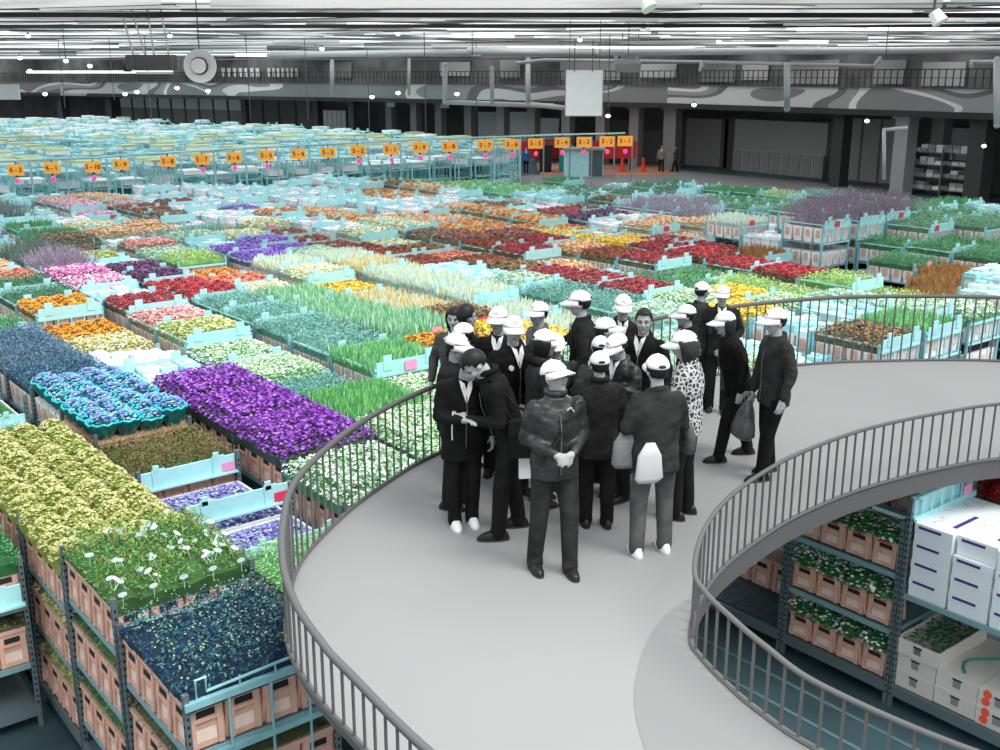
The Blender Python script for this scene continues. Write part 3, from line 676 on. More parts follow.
# stacked crates under the leafy cart: extra perforated crate row
# ------------------------------------------------------------------ wrapped bouquets on the teal carts
def bouquet():
    b=MB(); rr=random.Random(11)
    n=20; r0,r1=.06,.17
    rings=[(0,r0),(.12,.13),(.2,r1),(.235,r1*1.08)]
    vs=[];fs=[]
    for z,r in rings:
        for k in range(n): a=2*PI*k/n; q=1+(.07 if k%2 else -.05)*(z>.1); vs.append((math.cos(a)*r*q,math.sin(a)*r*q,z))
    for i in range(3):
        for k in range(n): fs.append((i*n+k,i*n+(k+1)%n,(i+1)*n+(k+1)%n,(i+1)*n+k))
    b.add(vs,fs,0); wr=b.mesh('wrapping',[mTealW]); b=MB(); b.tube([(math.cos(2*PI*k/n)*r1*1.06,math.sin(2*PI*k/n)*r1*1.06,.235+(.012 if k%2 else -.006)) for k in range(n+1)],.014,5); rim=b.mesh('wrapping_edge',[mTealR])
    b=MB(); b.ell((0,0,.2),(.15,.15,.1),0,10,6)
    for i in range(230):
        th=rr.random()*6.28; ph=rr.random()**.6*1.5
        flower(b,(math.sin(ph)*math.cos(th)*.165,math.sin(ph)*math.sin(th)*.165,.2+.125*math.cos(ph)),rr.uniform(.012,.026),rr)
    bl=b.mesh('blooms',[KM['teal'][0],KM['teal'][1]]); return wr,rim,bl
mTealW=mat('dark_wrapping',(.02,.16,.15),.4,var=.4,scale=20); mTealR=mat('teal_wrapping',(.02,.62,.68),.35)
wr,rim,bl=bouquet()
for c in CARTS:
    if c['kind']!='teal': continue
    tag_=' on the nearer teal cart' if c['i']==0 else ' on the farther teal cart'
    for i in range(4):
        for j in range(4):
            x,y,z=W(c,-.47+i*.313,-.5+j*.335,c['zt']-.06)
            t=thing('wrapped_bouquet',f"blue hydrangea bouquet in teal wrapping, {['front','second','third','back'][j]} row, {['leftmost','left middle','right middle','rightmost'][i]}{tag_}",'bouquet',(x,y,z),R.random()*6,'teal wrapped bouquets')
            t.scale=(1.12,1.12,1.1+R.uniform(-.1,.25))
            link('wrapping',wr,t); link('wrapping_edge',rim,t); link('blooms',bl,t)
# ------------------------------------------------------------------ carts in the opening
def LP(u,v,z): x,y=XY(u,v); return (x,y,z)
mRedC=mat('red_sleeve',(.75,.06,.08),.6)
def special_cart(u,v,label,tiers,h=2.15):
    t=thing('flower_cart',label,'cart',LP(u+.68,v+.62,0),ROTZ)
    link('base',BASE,t); ph=post_mesh(h)
    for sx in (-1,1):
        for sy in (-1,1): link('post',ph,t,(sx*.63,sy*.68,0))
    for z in tiers: link('shelf',SHELF,t,(0,0,z))
    return t
VA=9.72
cA=special_cart(5.44,VA,'dark steel cart with three tiers of white flowering pots, in the opening',[.84,1.5])
for ti,z in enumerate((.26,.88,1.54)):
    tn=['bottom','middle','top'][ti]
    for i in range(4):
        u=5.44+.2+i*.325
        x,y,_=LP(u,VA+.17,0)
        bk=link('flower_bucket',BM,None,(x,y,z),ROTZ,f"pinkish bucket of white flowering plants, {['nearest','second','third','farthest'][i]} on the {tn} shelf in the opening",'bucket','buckets on the three tier cart'); bk.scale=(1,1,.78)
        b=MB(); b.box((-.15,.0,.385),(.012,.13,.07)); b.build('red_label',mRedC,bk)
        pass
        b=MB(); rq=random.Random(i*3+ti)
        b.ell((-.03,0,.02),(.16,.16,.12),0,10,6)
        for q in range(420):
            th=rq.random()*6.28; ph_=rq.random()**.6*1.7
            p=Vector((math.sin(ph_)*math.cos(th)*.2-.05,math.sin(ph_)*math.sin(th)*.19,.02+.2*math.cos(ph_)))
            a=rq.random()*6.28; Lf=rq.uniform(.025,.05); d=Vector((math.cos(a),math.sin(a),rq.uniform(-.4,.5)))*Lf; s_=Vector((-math.sin(a),math.cos(a),.1))*Lf*.35
            b.add([p,p+d*.5+s_,p+d,p+d*.5-s_],[(0,1,2,3)],1)
        for q in range(70):
            th=rq.random()*6.28; ph_=rq.random()**.6*1.6
            flower(b,(math.sin(ph_)*math.cos(th)*.215-.06,math.sin(ph_)*math.sin(th)*.2,.04+.2*math.cos(ph_)),.021,rq,5,2)
        b.build('plants',[KM['green'][0],KM['green'][1],gm(.85)],bk,loc=(0,0,.42))
cB=special_cart(6.86,VA,'dark steel cart with an empty front deck, left of the three tier cart',[1.3])
b=MB()
for i in range(9): b.box((0,-.6+i*.15,.262),(1.2,.14,.02))
b.build('deck_board',mat('dark_board',(.05,.08,.1),.6,var=.3,scale=6),cB)
for i in range(4):
    x,y,_=LP(6.86+.2+i*.325,VA+.85,0); link('flower_bucket',BM,None,(x,y,.275),ROTZ,f"empty pinkish bucket, {['nearest','second','third','farthest'][i]} on the half empty cart deck in the opening",'bucket','empty buckets on the cart deck')
cC=special_cart(4.02,VA,'steel cart stacked with white cardboard boxes on two levels, in the opening at right',[1.32],2.4)
link('end_panel',ENDP,cC,(0,.7,2.2))
b=MB(); b.tube([(-.6,0,0),(.6,0,0)],.02,6); b.tube([(-.6,0,-.25),(.6,0,-.25)],.02,6)
for i in range(6): b.tube([(-.5+i*.2,0,-.25),(-.5+i*.2,0,0)],.01,5)
b.build('end_rail',mPanel,cC,loc=(0,.64,2.42))
link('label_card',CARDP,cC,(.35,.6,2.3))
mScr=mat('pink_print',(.8,.45,.55),.6); mSwoosh=mat('green_print',(.03,.3,.22),.5); mBoxC=mat('cream_card',(.72,.68,.64),.65,var=.06,scale=3); mOr=mat('orange_sticker',(1,.12,.05),.5)
def wbox(u,v,z,du,dv,h,label,stripe=True,rz=0):
    b=MB(); b.box((0,0,h/2),(dv,du,h)); b.box((0,0,h*.78),(dv*1.01,du*1.015,h*.42))
    x,y,_=LP(u+du/2,v+dv/2,0); t=b.build('flower_box',mBoxW,None,loc=(x,y,z),rz=ROTZ+rz,label=label,cat='box',group='white flower boxes')
    b=MB(); b.box((-dv*.505-.002,du*.1,h*.8),(.004,du*.6,.028)); b.box((dv*.12,-du*.505,h*.75),(.0,.0,.0))
    b.box((-dv*.15,-du*.3,h+.002),(dv*.4,.045,.003)); b.build('purple_stripe',mPurp,t)
    if stripe:
        b=MB(); rq=random.Random(int(u*100))
        for i in range(7): b.box((rq.uniform(-.4,.4)*dv,rq.uniform(-.2,.4)*du,h+.002),(rq.uniform(.03,.12),.012,.002),rz=rq.uniform(-1,1))
        b.build('pink_marking',mScr,t)
    return t
rows=[(5.34,4),(4.9,4),(4.46,4),(4.04,3)]
names=['beside the three tier cart','second column along','third column along','column at the right edge']
for ci,(u1,n) in enumerate(rows):
    for k in range(n):
        lv=['bottom','second','third','topmost'][k] if n==4 else ['bottom','second','topmost'][k]
        wbox(u1-.42,VA+.02+ (.0 if k<n-1 else .05*(ci%2)),1.345+k*.205,.41,1.12,.2,f"white flower box with dark stripe, {lv} of its stack, {names[ci]}",k==n-1,rz=.0)
def cbox(u,v,z,du,dv,h,label,stick=False,open_=False,sw=False):
    x,y,_=LP(u+du/2,v+dv/2,0); b=MB()
    if open_:
        b.box((0,0,.01),(dv,du,.02)); 
        for s_ in (-1,1): b.box((s_*dv/2,0,h/2),(.012,du,h)); b.box((0,s_*du/2,h/2),(dv,.012,h))
    else: b.box((0,0,h/2),(dv,du,h)); b.box((0,0,h*.9),(dv*1.01,du*1.01,h*.22))
    t=b.build('cardboard_box',mBoxC,None,loc=(x,y,z),rz=ROTZ,label=label,cat='box')
    b=MB(); b.box((-dv/2-.004,0,h*.55),(.004,.08,.09)); b.box((-dv/2-.006,0,h*.78),(.004,.1,.02),1); b.build('printed_label',[gm(.28),gm(.03)],t)
    if stick:
        for (a,c_) in ((-.14,.35),(.13,.35),(-.14,.75),(.12,.8)):
            b=MB(); b.tube([(-dv/2-.008,a,h*c_),(-dv/2-.002,a,h*c_)],.045,14); b.build('orange_sticker',mOr,t)
    if sw:
        b=MB(); b.tube([(-.4+.1*i,.12*math.sin(i*.7)-.02,h*1.01+.004) for i in range(9)],.018,5); b.build('green_swoosh',mSwoosh,t)
    if open_:
        b=MB(); rq=random.Random(2)
        for q in range(220):
            p=Vector((rq.uniform(-.46,.46)*dv,rq.uniform(-.44,.44)*du,h*.6+rq.random()*.08)); a=rq.random()*6.28; d=Vector((math.cos(a),math.sin(a),rq.uniform(-.2,.5)))*.06; s_=Vector((-math.sin(a),math.cos(a),0))*.02
            b.add([p,p+d*.5+s_,p+d,p+d*.5-s_],[(0,1,2,3)])
        b.build('leaves',mat('box_leaves',(.04,.2,.08),.6),t)
cbox(4.93,VA+.02,.26,.46,.95,.2,'cream cardboard box at the bottom of the stack beside the three tier cart')
cbox(4.93,VA+.02,.462,.46,.95,.2,'cream cardboard box under the open box of leaves')
cbox(4.9,VA+.0,.664,.48,.98,.17,'open cream cardboard box holding green leaves, on top of its stack',open_=True)
cbox(4.47,VA+.03,.26,.45,1.0,.2,'cream cardboard box under the swoosh printed box')
cbox(4.47,VA+.03,.462,.45,1.0,.2,'cream cardboard box with a green swoosh on its lid, middle stack',sw=True)
cbox(4.03,VA+.02,.26,.43,1.0,.2,'cream cardboard box with four orange round stickers, right stack bottom',stick=True)
cbox(4.03,VA+.02,.462,.43,1.0,.2,'cream cardboard box with green swoosh and orange stickers, right stack top',stick=True,sw=True)
# ------------------------------------------------------------------ far building: walls, balcony, shutters
A0=Vector((-75,146));A1=Vector((12,79));A2=Vector((34,44)); NA=Vector((A1.y-A0.y,-(A1.x-A0.x))).normalized()*-1; NB=Vector((A2.y-A1.y,-(A2.x-A1.x))).normalized()*-1
PXK=pr(A1.x,A1.y,H)[0]
def wseg(off):
    # offset polyline away from the camera
    a=A0+NA*off; c=A2+NB*off
    # corner intersection
    d1=A1-A0; d2=A2-A1; p=A1+NA*off; q=A1+NB*off
    cr=d1.x*d2.y-d1.y*d2.x; t=((q.x-p.x)*d2.y-(q.y-p.y)*d2.x)/cr
    k=p+d1*t; return a,k,c
def wp(px,off,z=H):
    """world point on the wall line seen at column px"""
    a,k,c=wseg(off)
    best=None
    for s,e in ((a,k),(k,c)):
        d=e-s
        lo,hi=0,1
        f=lambda t:pr((s+d*t).x,(s+d*t).y,z)[0]-px
        if f(0)*f(1)<=0 or (s is a and px<PXK) or (s is k and px>=PXK):
            if s is k and f(1)<0: lo,hi=0,1.5
            for _ in range(40):
                m=(lo+hi)/2
                if f(m)>0: hi=m
                else: lo=m
            best=(s+d*lo,math.atan2(d.y,d.x)); 
            if f(0)*f(1)<=0: break
    return best
def zat(p,py): # height at world xy p that projects to row py
    lo,hi=-3,30
    for _ in range(40):
        m=(lo+hi)/2
        if pr(p.x,p.y,m)[1]>py: lo=m
        else: hi=m
    return lo
def gb(v): return gm(min(.75,v*2.1+.01))
def wallbox(name,off,z0,z1,th,mats,kind='structure',seg=None,**k):
    a,kk,c=wseg(off); obs=[]
    for i,(s,e) in enumerate(((a,kk),(kk,c))):
        if seg is not None and seg!=i: continue
        d=e-s; mid=(s+e)/2; b=MB(); b.box((0,0,(z0+z1)/2),(d.length+th*.3,th,z1-z0))
        obs.append(b.build(name[i] if isinstance(name,(list,tuple)) else name,mats,None,loc=(mid.x,mid.y,0),rz=math.atan2(d.y,d.x),kind=kind,**k))
    return obs
wallbox(['wall_back','wall_right'],6,0,4.7,.3,gm(.07,.8,var=.3,scale=.4))
wallbox(['wall_upper_back','wall_upper_right'],6,4.75,8.7,.3,gm(.14,.8,var=.4,scale=.5))
wallbox('floor_balcony',3,4.45,4.7,5.8,gm(.06))
# mural band on the balcony front
mm=bpy.data.materials.new('grey_swirl_mural'); mm.use_nodes=True; nt=mm.node_tree; bs=nt.nodes['Principled BSDF']; bs.inputs['Roughness'].default_value=.7
tc=nt.nodes.new('ShaderNodeTexCoord'); mp=nt.nodes.new('ShaderNodeMapping'); mp.inputs['Scale'].default_value=(.1,.1,.35)
wv=nt.nodes.new('ShaderNodeTexNoise'); wv.inputs['Scale'].default_value=.9; wv.inputs['Detail'].default_value=0; wv.inputs['Distortion'].default_value=.8
cr=nt.nodes.new('ShaderNodeValToRGB'); cr.color_ramp.interpolation='CONSTANT'
els=[(.0,.12),(.42,.5),(.46,.3),(.52,.14),(.56,.55),(.63,.2)]
cr.color_ramp.elements[0].position=0; cr.color_ramp.elements[0].color=(.22,.22,.22,1); cr.color_ramp.elements[1].position=.42; cr.color_ramp.elements[1].color=(.7,.7,.7,1)
for p_,v_ in els[2:]: e_=cr.color_ramp.elements.new(p_); e_.color=(v_,v_,v_,1)
nt.links.new(tc.outputs['Object'],mp.inputs[0]); nt.links.new(mp.outputs[0],wv.inputs['Vector']); nt.links.new(wv.outputs['Fac'],cr.inputs[0]); nt.links.new(cr.outputs[0],bs.inputs['Base Color'])
wallbox('trim_2',0,4.72,5.95,.12,mm)
wallbox('trim_3',-.05,4.4,4.74,.3,gm(.03)); wallbox('trim_4',-.05,5.93,6.0,.25,gm(.1))
# balcony balustrade
for i,(s,e) in enumerate(zip(wseg(.2)[:2],wseg(.2)[1:])):
    d=e-s; t=thing('balcony_railing','dark balcony railing above the '+['left stretch of the swirl painted band','right stretch of the swirl painted band'][i],'railing',(s.x,s.y,6.0),math.atan2(d.y,d.x))
    b=MB(); b.box((d.length/2,0,.95),(d.length,.06,.06)); b.box((d.length/2,0,.5),(d.length,.04,.04)); b.build('rail',gm(.04),t)
    b=MB(); n=int(d.length/.45)
    for k in range(n): b.box((k*.45,0,.48),(.05,.05,.95))
    b.build('baluster',gm(.04),t,kind='stuff')
# light patches / windows on upper wall
wn=1
def wpanel(name,px0,px1,py0,py1,off,m,kind='structure',th=.06,**k):
    p0,_=wp(px0,off); p1,rz=wp(px1,off); d=p1-p0; mid=(p0+p1)/2; z1=zat(mid,py0); z0=zat(mid,py1)
    b=MB(); b.box((0,0,(z1-z0)/2),(d.length,th,z1-z0)); return b.build(name,m,None,loc=(mid.x,mid.y,z0),rz=math.atan2(d.y,d.x),kind=kind,**k),d.length,z1-z0
OU=5.7
for px0,px1 in [(222,262),(268,300)]:
    for i in range(7):
        a=px0+(px1-px0)*i/7; wpanel('window_%d'%wn,a,a+(px1-px0)/7*.55,68,77,OU,gb(.45)); wn+=1
for (a,b_,y0,y1,v) in [(325,352,62,78,.09),(440,470,62,76,.25),(500,520,60,78,.14),(560,620,60,80,.16),(700,735,62,82,.14),(742,768,62,80,.2),(790,838,60,84,.18),(874,905,60,84,.16),(922,965,62,86,.2),(640,676,64,78,.3)]:
    wpanel('window_%d'%wn,a,b_,y0,y1,OU,gb(v)); wn+=1
# lower wall items
def multi(name,px0,px1,py0,py1,off,n,vframe,vpan,label=None,cat=None,top=None,kind=None):
    p0,_=wp(px0,off); p1,_=wp(px1,off); d=p1-p0; z1=zat((p0+p1)/2,py0); z0=max(0,zat((p0+p1)/2,py1)); 
    t=link(name,None,None,(p0.x,p0.y,z0),math.atan2(d.y,d.x),label,cat,None,kind)
    b=MB(); b.box((d.length/2,0,(z1-z0)/2),(d.length,.1,z1-z0)); b.build('frame',gb(vframe),t)
    w=d.length/n
    for i in range(n):
        b=MB(); b.box(((i+.5)*w,-.08,(z1-z0)*.5),(w*.86,.05,(z1-z0)*.96)); 
        if top: b.build('panel',gb(vpan),t); b2=MB(); b2.box(((i+.5)*w,-.12,(z1-z0)*.82),(w*.84,.05,(z1-z0)*.3)); b2.build('light_panel',gb(top),t)
        else: b.build('panel',gb(vpan),t)
    return t
multi('strip_curtain',118,242,97,132,5.2,9,.02,.10,'row of grey strip curtains with paler upper panels, far left wall','curtain',.28)
multi('folding_partition',246,312,97,138,5.2,4,.015,.055,'dark four panel partition right of the strip curtains','partition')
multi('lit_window',322,345,110,132,5.2,5,.06,.5,'small bright window with bars beside the folding partition','window')
multi('roller_shutter',732,842,120,190,4.8,1,.03,.13,'wide pale roller shutter below the swirl painted band','shutter')
multi('panelled_door_row',738,830,152,190,4.4,9,.22,.10,'row of low panelled doors in front of the roller shutter','doors')
multi('wall_hoarding',687,728,118,188,4.8,1,.03,.10,'plain grey hoarding left of the roller shutter','hoarding')
multi('grey_partition',850,908,118,200,4.8,3,.05,.11,'grey partition between the dark pillar and the pale pipe','partition')
for (a,b_,y0,y1,v) in [(478,500,112,142,.3),(508,530,112,142,.35),(535,560,118,140,.3),(612,632,120,150,.04),(640,672,130,170,.04),(945,985,128,160,.2)]:  # leading pale panels paint lamp glow on the wall, the rest are recesses
    wpanel('wall_glow_recess',a,b_,y0,y1,5.1,gb(v))
# columns
for (px,w,v,off) in [(390,.7,.07,2),(415,.7,.09,2),(440,.7,.08,2),(470,.75,.08,2),(503,.8,.10,2),(534,.8,.09,2),(569,.8,.11,2),(604,.8,.12,2),(638,.8,.11,1.6),(675,1.0,.10,1.6),(847,.8,.015,1.2),(912,.9,.15,1.0),(948,.8,.1,3),(990,1.0,.02,1.0),(60,1,.03,2),(110,1.2,.02,2),(244,.7,.015,2),(316,.7,.02,2),(352,.7,.03,2)]:
    p,rz=wp(px,off); b=MB(); b.box((0,0,2.25),(w,w,4.5)); b.box((0,0,4.35),(w*1.3,w*1.3,.25)); b.build('hall_column',gb(v),None,loc=(p.x,p.y,0),rz=rz,kind='structure')
# name boards on columns
for px,py,l in ((390,104,'small pale name board on the left pillar under the balcony'),(444,105,'small pale name board on the second pillar under the balcony')):
    p,rz=wp(px,1.4); z=zat(p,py); b=MB(); b.box((0,0,0),(.95,.06,.5)); b.build('name_board',gb(.25),None,loc=(p.x,p.y,z),rz=rz,label=l,cat='sign')
# racks with boxes at the right below the balcony
def rack(px,w,label,off,h=2.6):
    p,rz=wp(px,off); t=thing('storage_rack',label,'rack',(p.x,p.y,0),rz)
    b=MB()
    for sx in (-1,1):
        for sy in (-1,1): b.box((sx*w/2,sy*.5,h/2),(.08,.08,h))
    b.build('frame',gm(.15),t)
    for k in range(4): b=MB(); b.box((0,0,.3+k*.7),(w,1.0,.05)); b.build('shelf',gm(.2),t)
    for k in range(4):
        for i in range(int(w/.5)):
            for q in range(R.choice([1,2,2])):
                b=MB(); b.box((0,0,0),(.42,.6,.2)); x=-w/2+.3+i*.5; cc=math.cos(rz); ss=math.sin(rz); lx,ly=x,-.15
                b.build('carton',gm(R.choice([.3,.45,.6,.75])),None,loc=(p.x+lx*cc-ly*ss,p.y+lx*ss+ly*cc,.3+k*.7+.127+q*.205),rz=rz,label='pale carton on the '+label.split(' under')[0],cat='box',group='cartons on the '+label.split(' under')[0])
rack(937,2.6,'left steel storage rack under the right balcony',2.2); rack(973,2.0,'right steel storage rack under the right balcony',2.6)
# ------------------------------------------------------------------ roof
mR=[gm(.02),gm(.06),gm(.12),gm(.3),gm(.55)]
rq=random.Random(21)
def ztop(y,py): return zat(Vector((0,y)),py)
# roof deck bays with added glowing panels between them
mGl=bpy.data.materials.new('roof_patchy_glow'); mGl.use_nodes=True; nt=mGl.node_tree; bs=nt.nodes['Principled BSDF']
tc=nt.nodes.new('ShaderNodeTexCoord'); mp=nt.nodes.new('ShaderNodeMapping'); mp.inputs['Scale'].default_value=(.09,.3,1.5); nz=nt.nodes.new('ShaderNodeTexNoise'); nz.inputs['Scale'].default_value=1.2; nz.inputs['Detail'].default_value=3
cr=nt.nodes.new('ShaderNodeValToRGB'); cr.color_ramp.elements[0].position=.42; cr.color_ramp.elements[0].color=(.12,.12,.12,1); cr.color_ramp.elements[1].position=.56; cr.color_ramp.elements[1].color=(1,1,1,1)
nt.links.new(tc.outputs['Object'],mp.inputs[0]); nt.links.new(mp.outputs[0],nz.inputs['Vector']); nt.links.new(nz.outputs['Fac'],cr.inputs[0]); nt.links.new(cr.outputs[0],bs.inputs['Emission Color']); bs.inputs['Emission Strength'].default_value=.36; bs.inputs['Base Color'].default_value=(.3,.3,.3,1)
mGl2=mat('roof_fill_glow',(1,1,1),.5,emit=2.6)  # glow added to brighten the far flower field
y=26.0
while y<150:
    w=(2.2+(y-24)/26)
    zc=9.35+max(0,(y-60))*.01; g=w*.8
    b=MB(); b.box((0,0,0),(210,w,.12)); b.build('ceiling',gm(rq.choice([.35,.5,.6]),.8),None,loc=(0,y,zc),kind='structure')
    b=MB(); b.box((0,0,0),(210,g*1.02,.04)); o=b.build('ceiling_added_strip',mGl2,None,loc=(rq.uniform(-3,3),y+w/2+g/2,zc+.1),kind='structure')
    # added upright strips, mostly with a patchy glow imitating bright bands of daylight
    hh=.4+y*.008; 
    xx=-100
    while xx<100:
        L=rq.uniform(14,40); h2=hh*rq.uniform(.25,.9); b=MB(); b.box((0,0,-h2/2),(L,.05,h2)); b.build('ceiling_added_strip',rq.choice([mGl,mGl,mGl,gm(.6)]),None,loc=(xx+L/2,y+w/2+g,zc-.06),rz=rq.uniform(-.05,.05),kind='structure'); xx+=L+rq.uniform(0,4)
    y+=w+g
# big lateral girders
for (y,py,h,v,rz) in [(34,15,.2,.012,.01),(36,9,.12,.02,-.012),(38,4,.1,.06,.0),(42,22,.14,.03,.02),(46,26,.22,.06,-.03),(50,31,.16,.03,.015),(54,35,.16,.1,-.02),(58,39,.2,.05,.02),(62,43,.14,.15,-.02),(66,45,.2,.05,.01),(70,48,.2,.1,-.02),(76,50,.3,.04,.02),(82,53,.3,.12,0),(88,56,.3,.05,.02),(94,59,.3,.1,-.02)]:
    z=ztop(y,py); b=MB(); h*=(.34 if y in(34,46) else .17); b.box((0,0,h*.9),(190,.08,h*.25)); b.box((0,0,-h*.9),(190,.08,h*.25)); b.box((0,0,0),(190,.05,h*1.8)); b.build('roof_girder',gm(v+(.0 if y in(34,46) else .12)),None,loc=(0,y,z),rz=rz,kind='structure')
# diagonal purlins along both grid directions
for i in range(26):
    z=rq.uniform(8.5,9.2); x0=-75+i*7+rq.uniform(-2,2); a=AZ if i%2 else AZ+PI/2
    v=rq.choice([.05,.3,.6,.8]); b=MB(); b.box((0,0,0),(.14,120,.12)); b.build('roof_purlin',gm(v),None,loc=(x0*.8,85,z),rz=-a+rq.uniform(-.05,.05),kind='structure')
# added glowing slats imitating slanting streaks of light under the roof
mS_=[mat('roof_glow_slat_%d'%i,G(v),.6,emit=e) for i,(v,e) in enumerate(((.9,1.0),(.8,.75),(.6,.6),(.45,.5),(.3,.5)))]
for i in range(150):
    y=rq.uniform(38,100); x=rq.uniform(-1,1)*(y*.5+4); L=rq.uniform(7,26); hz=rq.uniform(.08,.24)*y/60
    z=H+rq.uniform(1.7,2.55) if y>60 else H+rq.uniform(2.0,2.6)
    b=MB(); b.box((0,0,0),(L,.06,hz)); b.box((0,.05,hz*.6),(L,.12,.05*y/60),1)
    b.build('roof_glow_slat',[rq.choice(mS_),gm(.04)],None,loc=(x,y,z),rz=rq.choice([.35,-.3,.5,-.45,.2])+rq.uniform(-.08,.08),kind='structure')
# fluorescent strip lamps
for i,(px,py,y,L) in enumerate([(440,36,60,8),(600,48,66,11),(690,26,48,4),(930,27,50,6),(880,30,52,8),(300,55,70,8),(100,72,90,12),(500,33,58,5),(770,42,60,6),(60,34,55,6),(250,22,48,5),(380,53,74,7)]):
    x,_=un(px,py,H) if False else ((px-500)/F*(y*math.cos(PT)-(2.5)*0),0); z=ztop(y,py)
    b=MB(); b.tube([(-L/2,0,0),(L/2,0,0)],.09,8); o=b.build('strip_lamp',mat('strip_lamp_%d'%i,G(1),.5,emit=2.0),None,loc=(x,y,z),rz=rq.uniform(-.05,.05),label=f"long white ceiling strip lamp, number {['one','two'][0]}",cat='lamp')
    o['label']=['bright strip lamp left of the ceiling centre','long strip lamp above the hanging white board','short strip lamp high at right centre','strip lamp at the top right','second strip lamp below the top right one','strip lamp right of the round fan','long strip lamp over the far left balcony','short strip lamp high in the centre','strip lamp above the right balcony','strip lamp high at the far left','strip lamp above the round fan','strip lamp above the pipes in the centre'][i]
# big ducts
def at(px,py,y):
    p=Vector((0,y)); z=ztop(y,py); dep=y*math.cos(PT)-(z-H)*math.sin(PT); return Vector(((px-500)/F*dep,y,z))
def pipe(pts,y,r,v,label,name='pipe'):
    P=[at(px,py,y+(yy if len(q)>2 else 0)) for q in pts for (px,py,*yz) in [q] for yy in [yz[0] if yz else 0]]
    b=MB(); 
    for i in range(len(P)-1): b.tube([P[i],P[i+1]],r,10)
    for p in P: b.ell(p,(r*1.05,)*3,0,10,6)
    o=b.build(name,gm(v,.4),None,smooth=True,label=label,cat='pipe'); return o
pipe([(600,52),(1010,50)],52,.17,.6,'thick pale ventilation duct crossing at the right','duct')
pipe([(270,55),(470,52)],66,.2,.45,'thick pale duct left of the hanging board','duct')
pipe([(470,51),(600,52)],60,.2,.5,'thick pale duct above the hanging board','duct')
pipe([(445,65),(445,102),(552,106)],70,.16,.4,'grey pipe dropping from the roof then running right, left of the hanging board')
pipe([(492,68),(492,102)],69,.14,.35,'short vertical grey pipe under the balcony band centre')
pipe([(528,60),(528,104),(565,108)],67,.16,.42,'grey elbow pipe just left of the hanging board')
pipe([(518,63),(545,60),(700,62),(703,66)],58,.09,.45,'thin horizontal pipe above the hanging board')
pipe([(700,70),(702,62),(874,66),(880,58)],50,.08,.5,'thin pale pipe running along the right upper balcony')
pipe([(787,66),(787,109)],49.5,.14,.45,'short vertical pipe in front of the swirl band at right')
pipe([(972,66),(972,62),(1010,62)],46,.09,.5,'small pipe elbow at the right edge')
pipe([(884,178),(884,130),(906,128)],46,.08,.5,'pale vertical pipe with an elbow beside the grey partition')
pipe([(332,62),(332,95)],72,.14,.3,'vertical grey pipe right of the strip curtains')
pipe([(409,60),(409,94)],72,.1,.3,'thin vertical pipe above the left pillars')
pipe([(62,88),(62,94),(85,94)],95,.14,.3,'grey pipe elbow at the far left')
pipe([(997,60),(997,125)],40,.12,.45,'pale vertical pipe at the right edge of the hall')
# suspension rods
for i,(px,y,py0,py1) in enumerate([(57,60,30,108),(107,60,20,100),(143,60,20,120),(244,55,10,122),(304,60,30,120),(367,60,50,132),(424,55,25,132),(476,60,30,110),(575,44,40,72),(593,44,40,72),(610,50,35,110),(472,52,5,60),(630,48,0,60),(890,50,10,60),(60,52,3,60)]):
    b=MB(); a_=at(px,py0,y); c_=at(px,py1,y); b.tube([(0,0,0),(0,0,c_.z-a_.z)],.022,5); b.build('suspension_rod',gm(.12),None,loc=a_,label='thin dark rod hanging from the roof girders',cat='rod',group='thin rods hanging from the roof')
# hanging white board
p=at(584,93,44.5); t=thing('hanging_board','blank white rectangular board hanging below the ducts in the centre','board',p)
b=MB(); b.box((0,0,0),(1.5,.06,1.78)); b.build('panel',gm(.9),t); b=MB()
for s_ in (-1,1): b.box((s_*.75,0,0),(.03,.09,1.8))
for s_ in (-1,1): b.box((0,0,s_*.9),(1.53,.09,.03))
b.build('frame',gm(.3),t)
for s_ in (-1,1): b=MB(); b.tube([(s_*.6,0,.9),(s_*.6,0,3.2)],.015,5); b.build('cable',gm(.1),t)
p=at(9,92,70); b=MB(); b.box((0,0,0),(1.35,.08,.95)); b.box((0,-.03,0),(1.25,.06,.85)); b.build('small_board',gm(.6),None,loc=p,label='small pale board hanging at the far left edge',cat='board')
for s_ in (-1,1): pass
# round white fan
p=at(200,66,36); t=thing('round_fan','round white fan disc with a central drum hanging at upper left','fan',p)
b=MB(); b.tube([(0,-.02,0),(0,.02,0)],.53,40); b.tube([(0,.02,0),(0,.2,0)],.5,40,r2=.3); b.build('disc',gm(.8),t,smooth=False)
b=MB(); b.tube([(0,-.25,0),(0,-.02,0)],.23,28); b.build('drum',gm(.8),t); b=MB(); b.tube([(0,-.12,0),(0,-.03,0)],.275,28); b.build('drum_rim',gm(.08),t)
b=MB(); b.tube([(0,.05,.5),(0,.05,3.0)],.02,6); b.build('hanger',gm(.08),t)
# hanging heater unit
p=at(152,66,38); t=thing('heater_unit','grey hanging heater unit with louvred underside left of the round fan','heater',p)
b=MB(); b.box((0,0,.12),(1.5,.8,.5)); b.box((-.4,0,.12),(.02,.82,.52)); b.build('housing',gm(.07),t); b=MB(); b.box((.1,-.1,-.22),(1.1,.6,.08)); b.build('light_louvre',gm(.6),t)
b=MB()
for k in range(4): b.box((.1,-.05,-.3-.06*k),(1.0,.5,.03))
b.build('louvre',gm(.03),t)
for (x0,x1) in ((-.6,-.9),(-.2,-.55),(.1,.0),(.6,.45)): b=MB(); b.tube([(x0,0,.36),(x1,0,1.9)],.03,6); b.build('strut',gm(.35),t)
b=MB(); b.tube([(-.95,0,0),(-.75,0,0)],.2,14); b.build('fan_inlet',gm(.04),t)
p=at(628,66,54); t=thing('projector_unit','grey hanging blower unit right of the white board','blower',p)
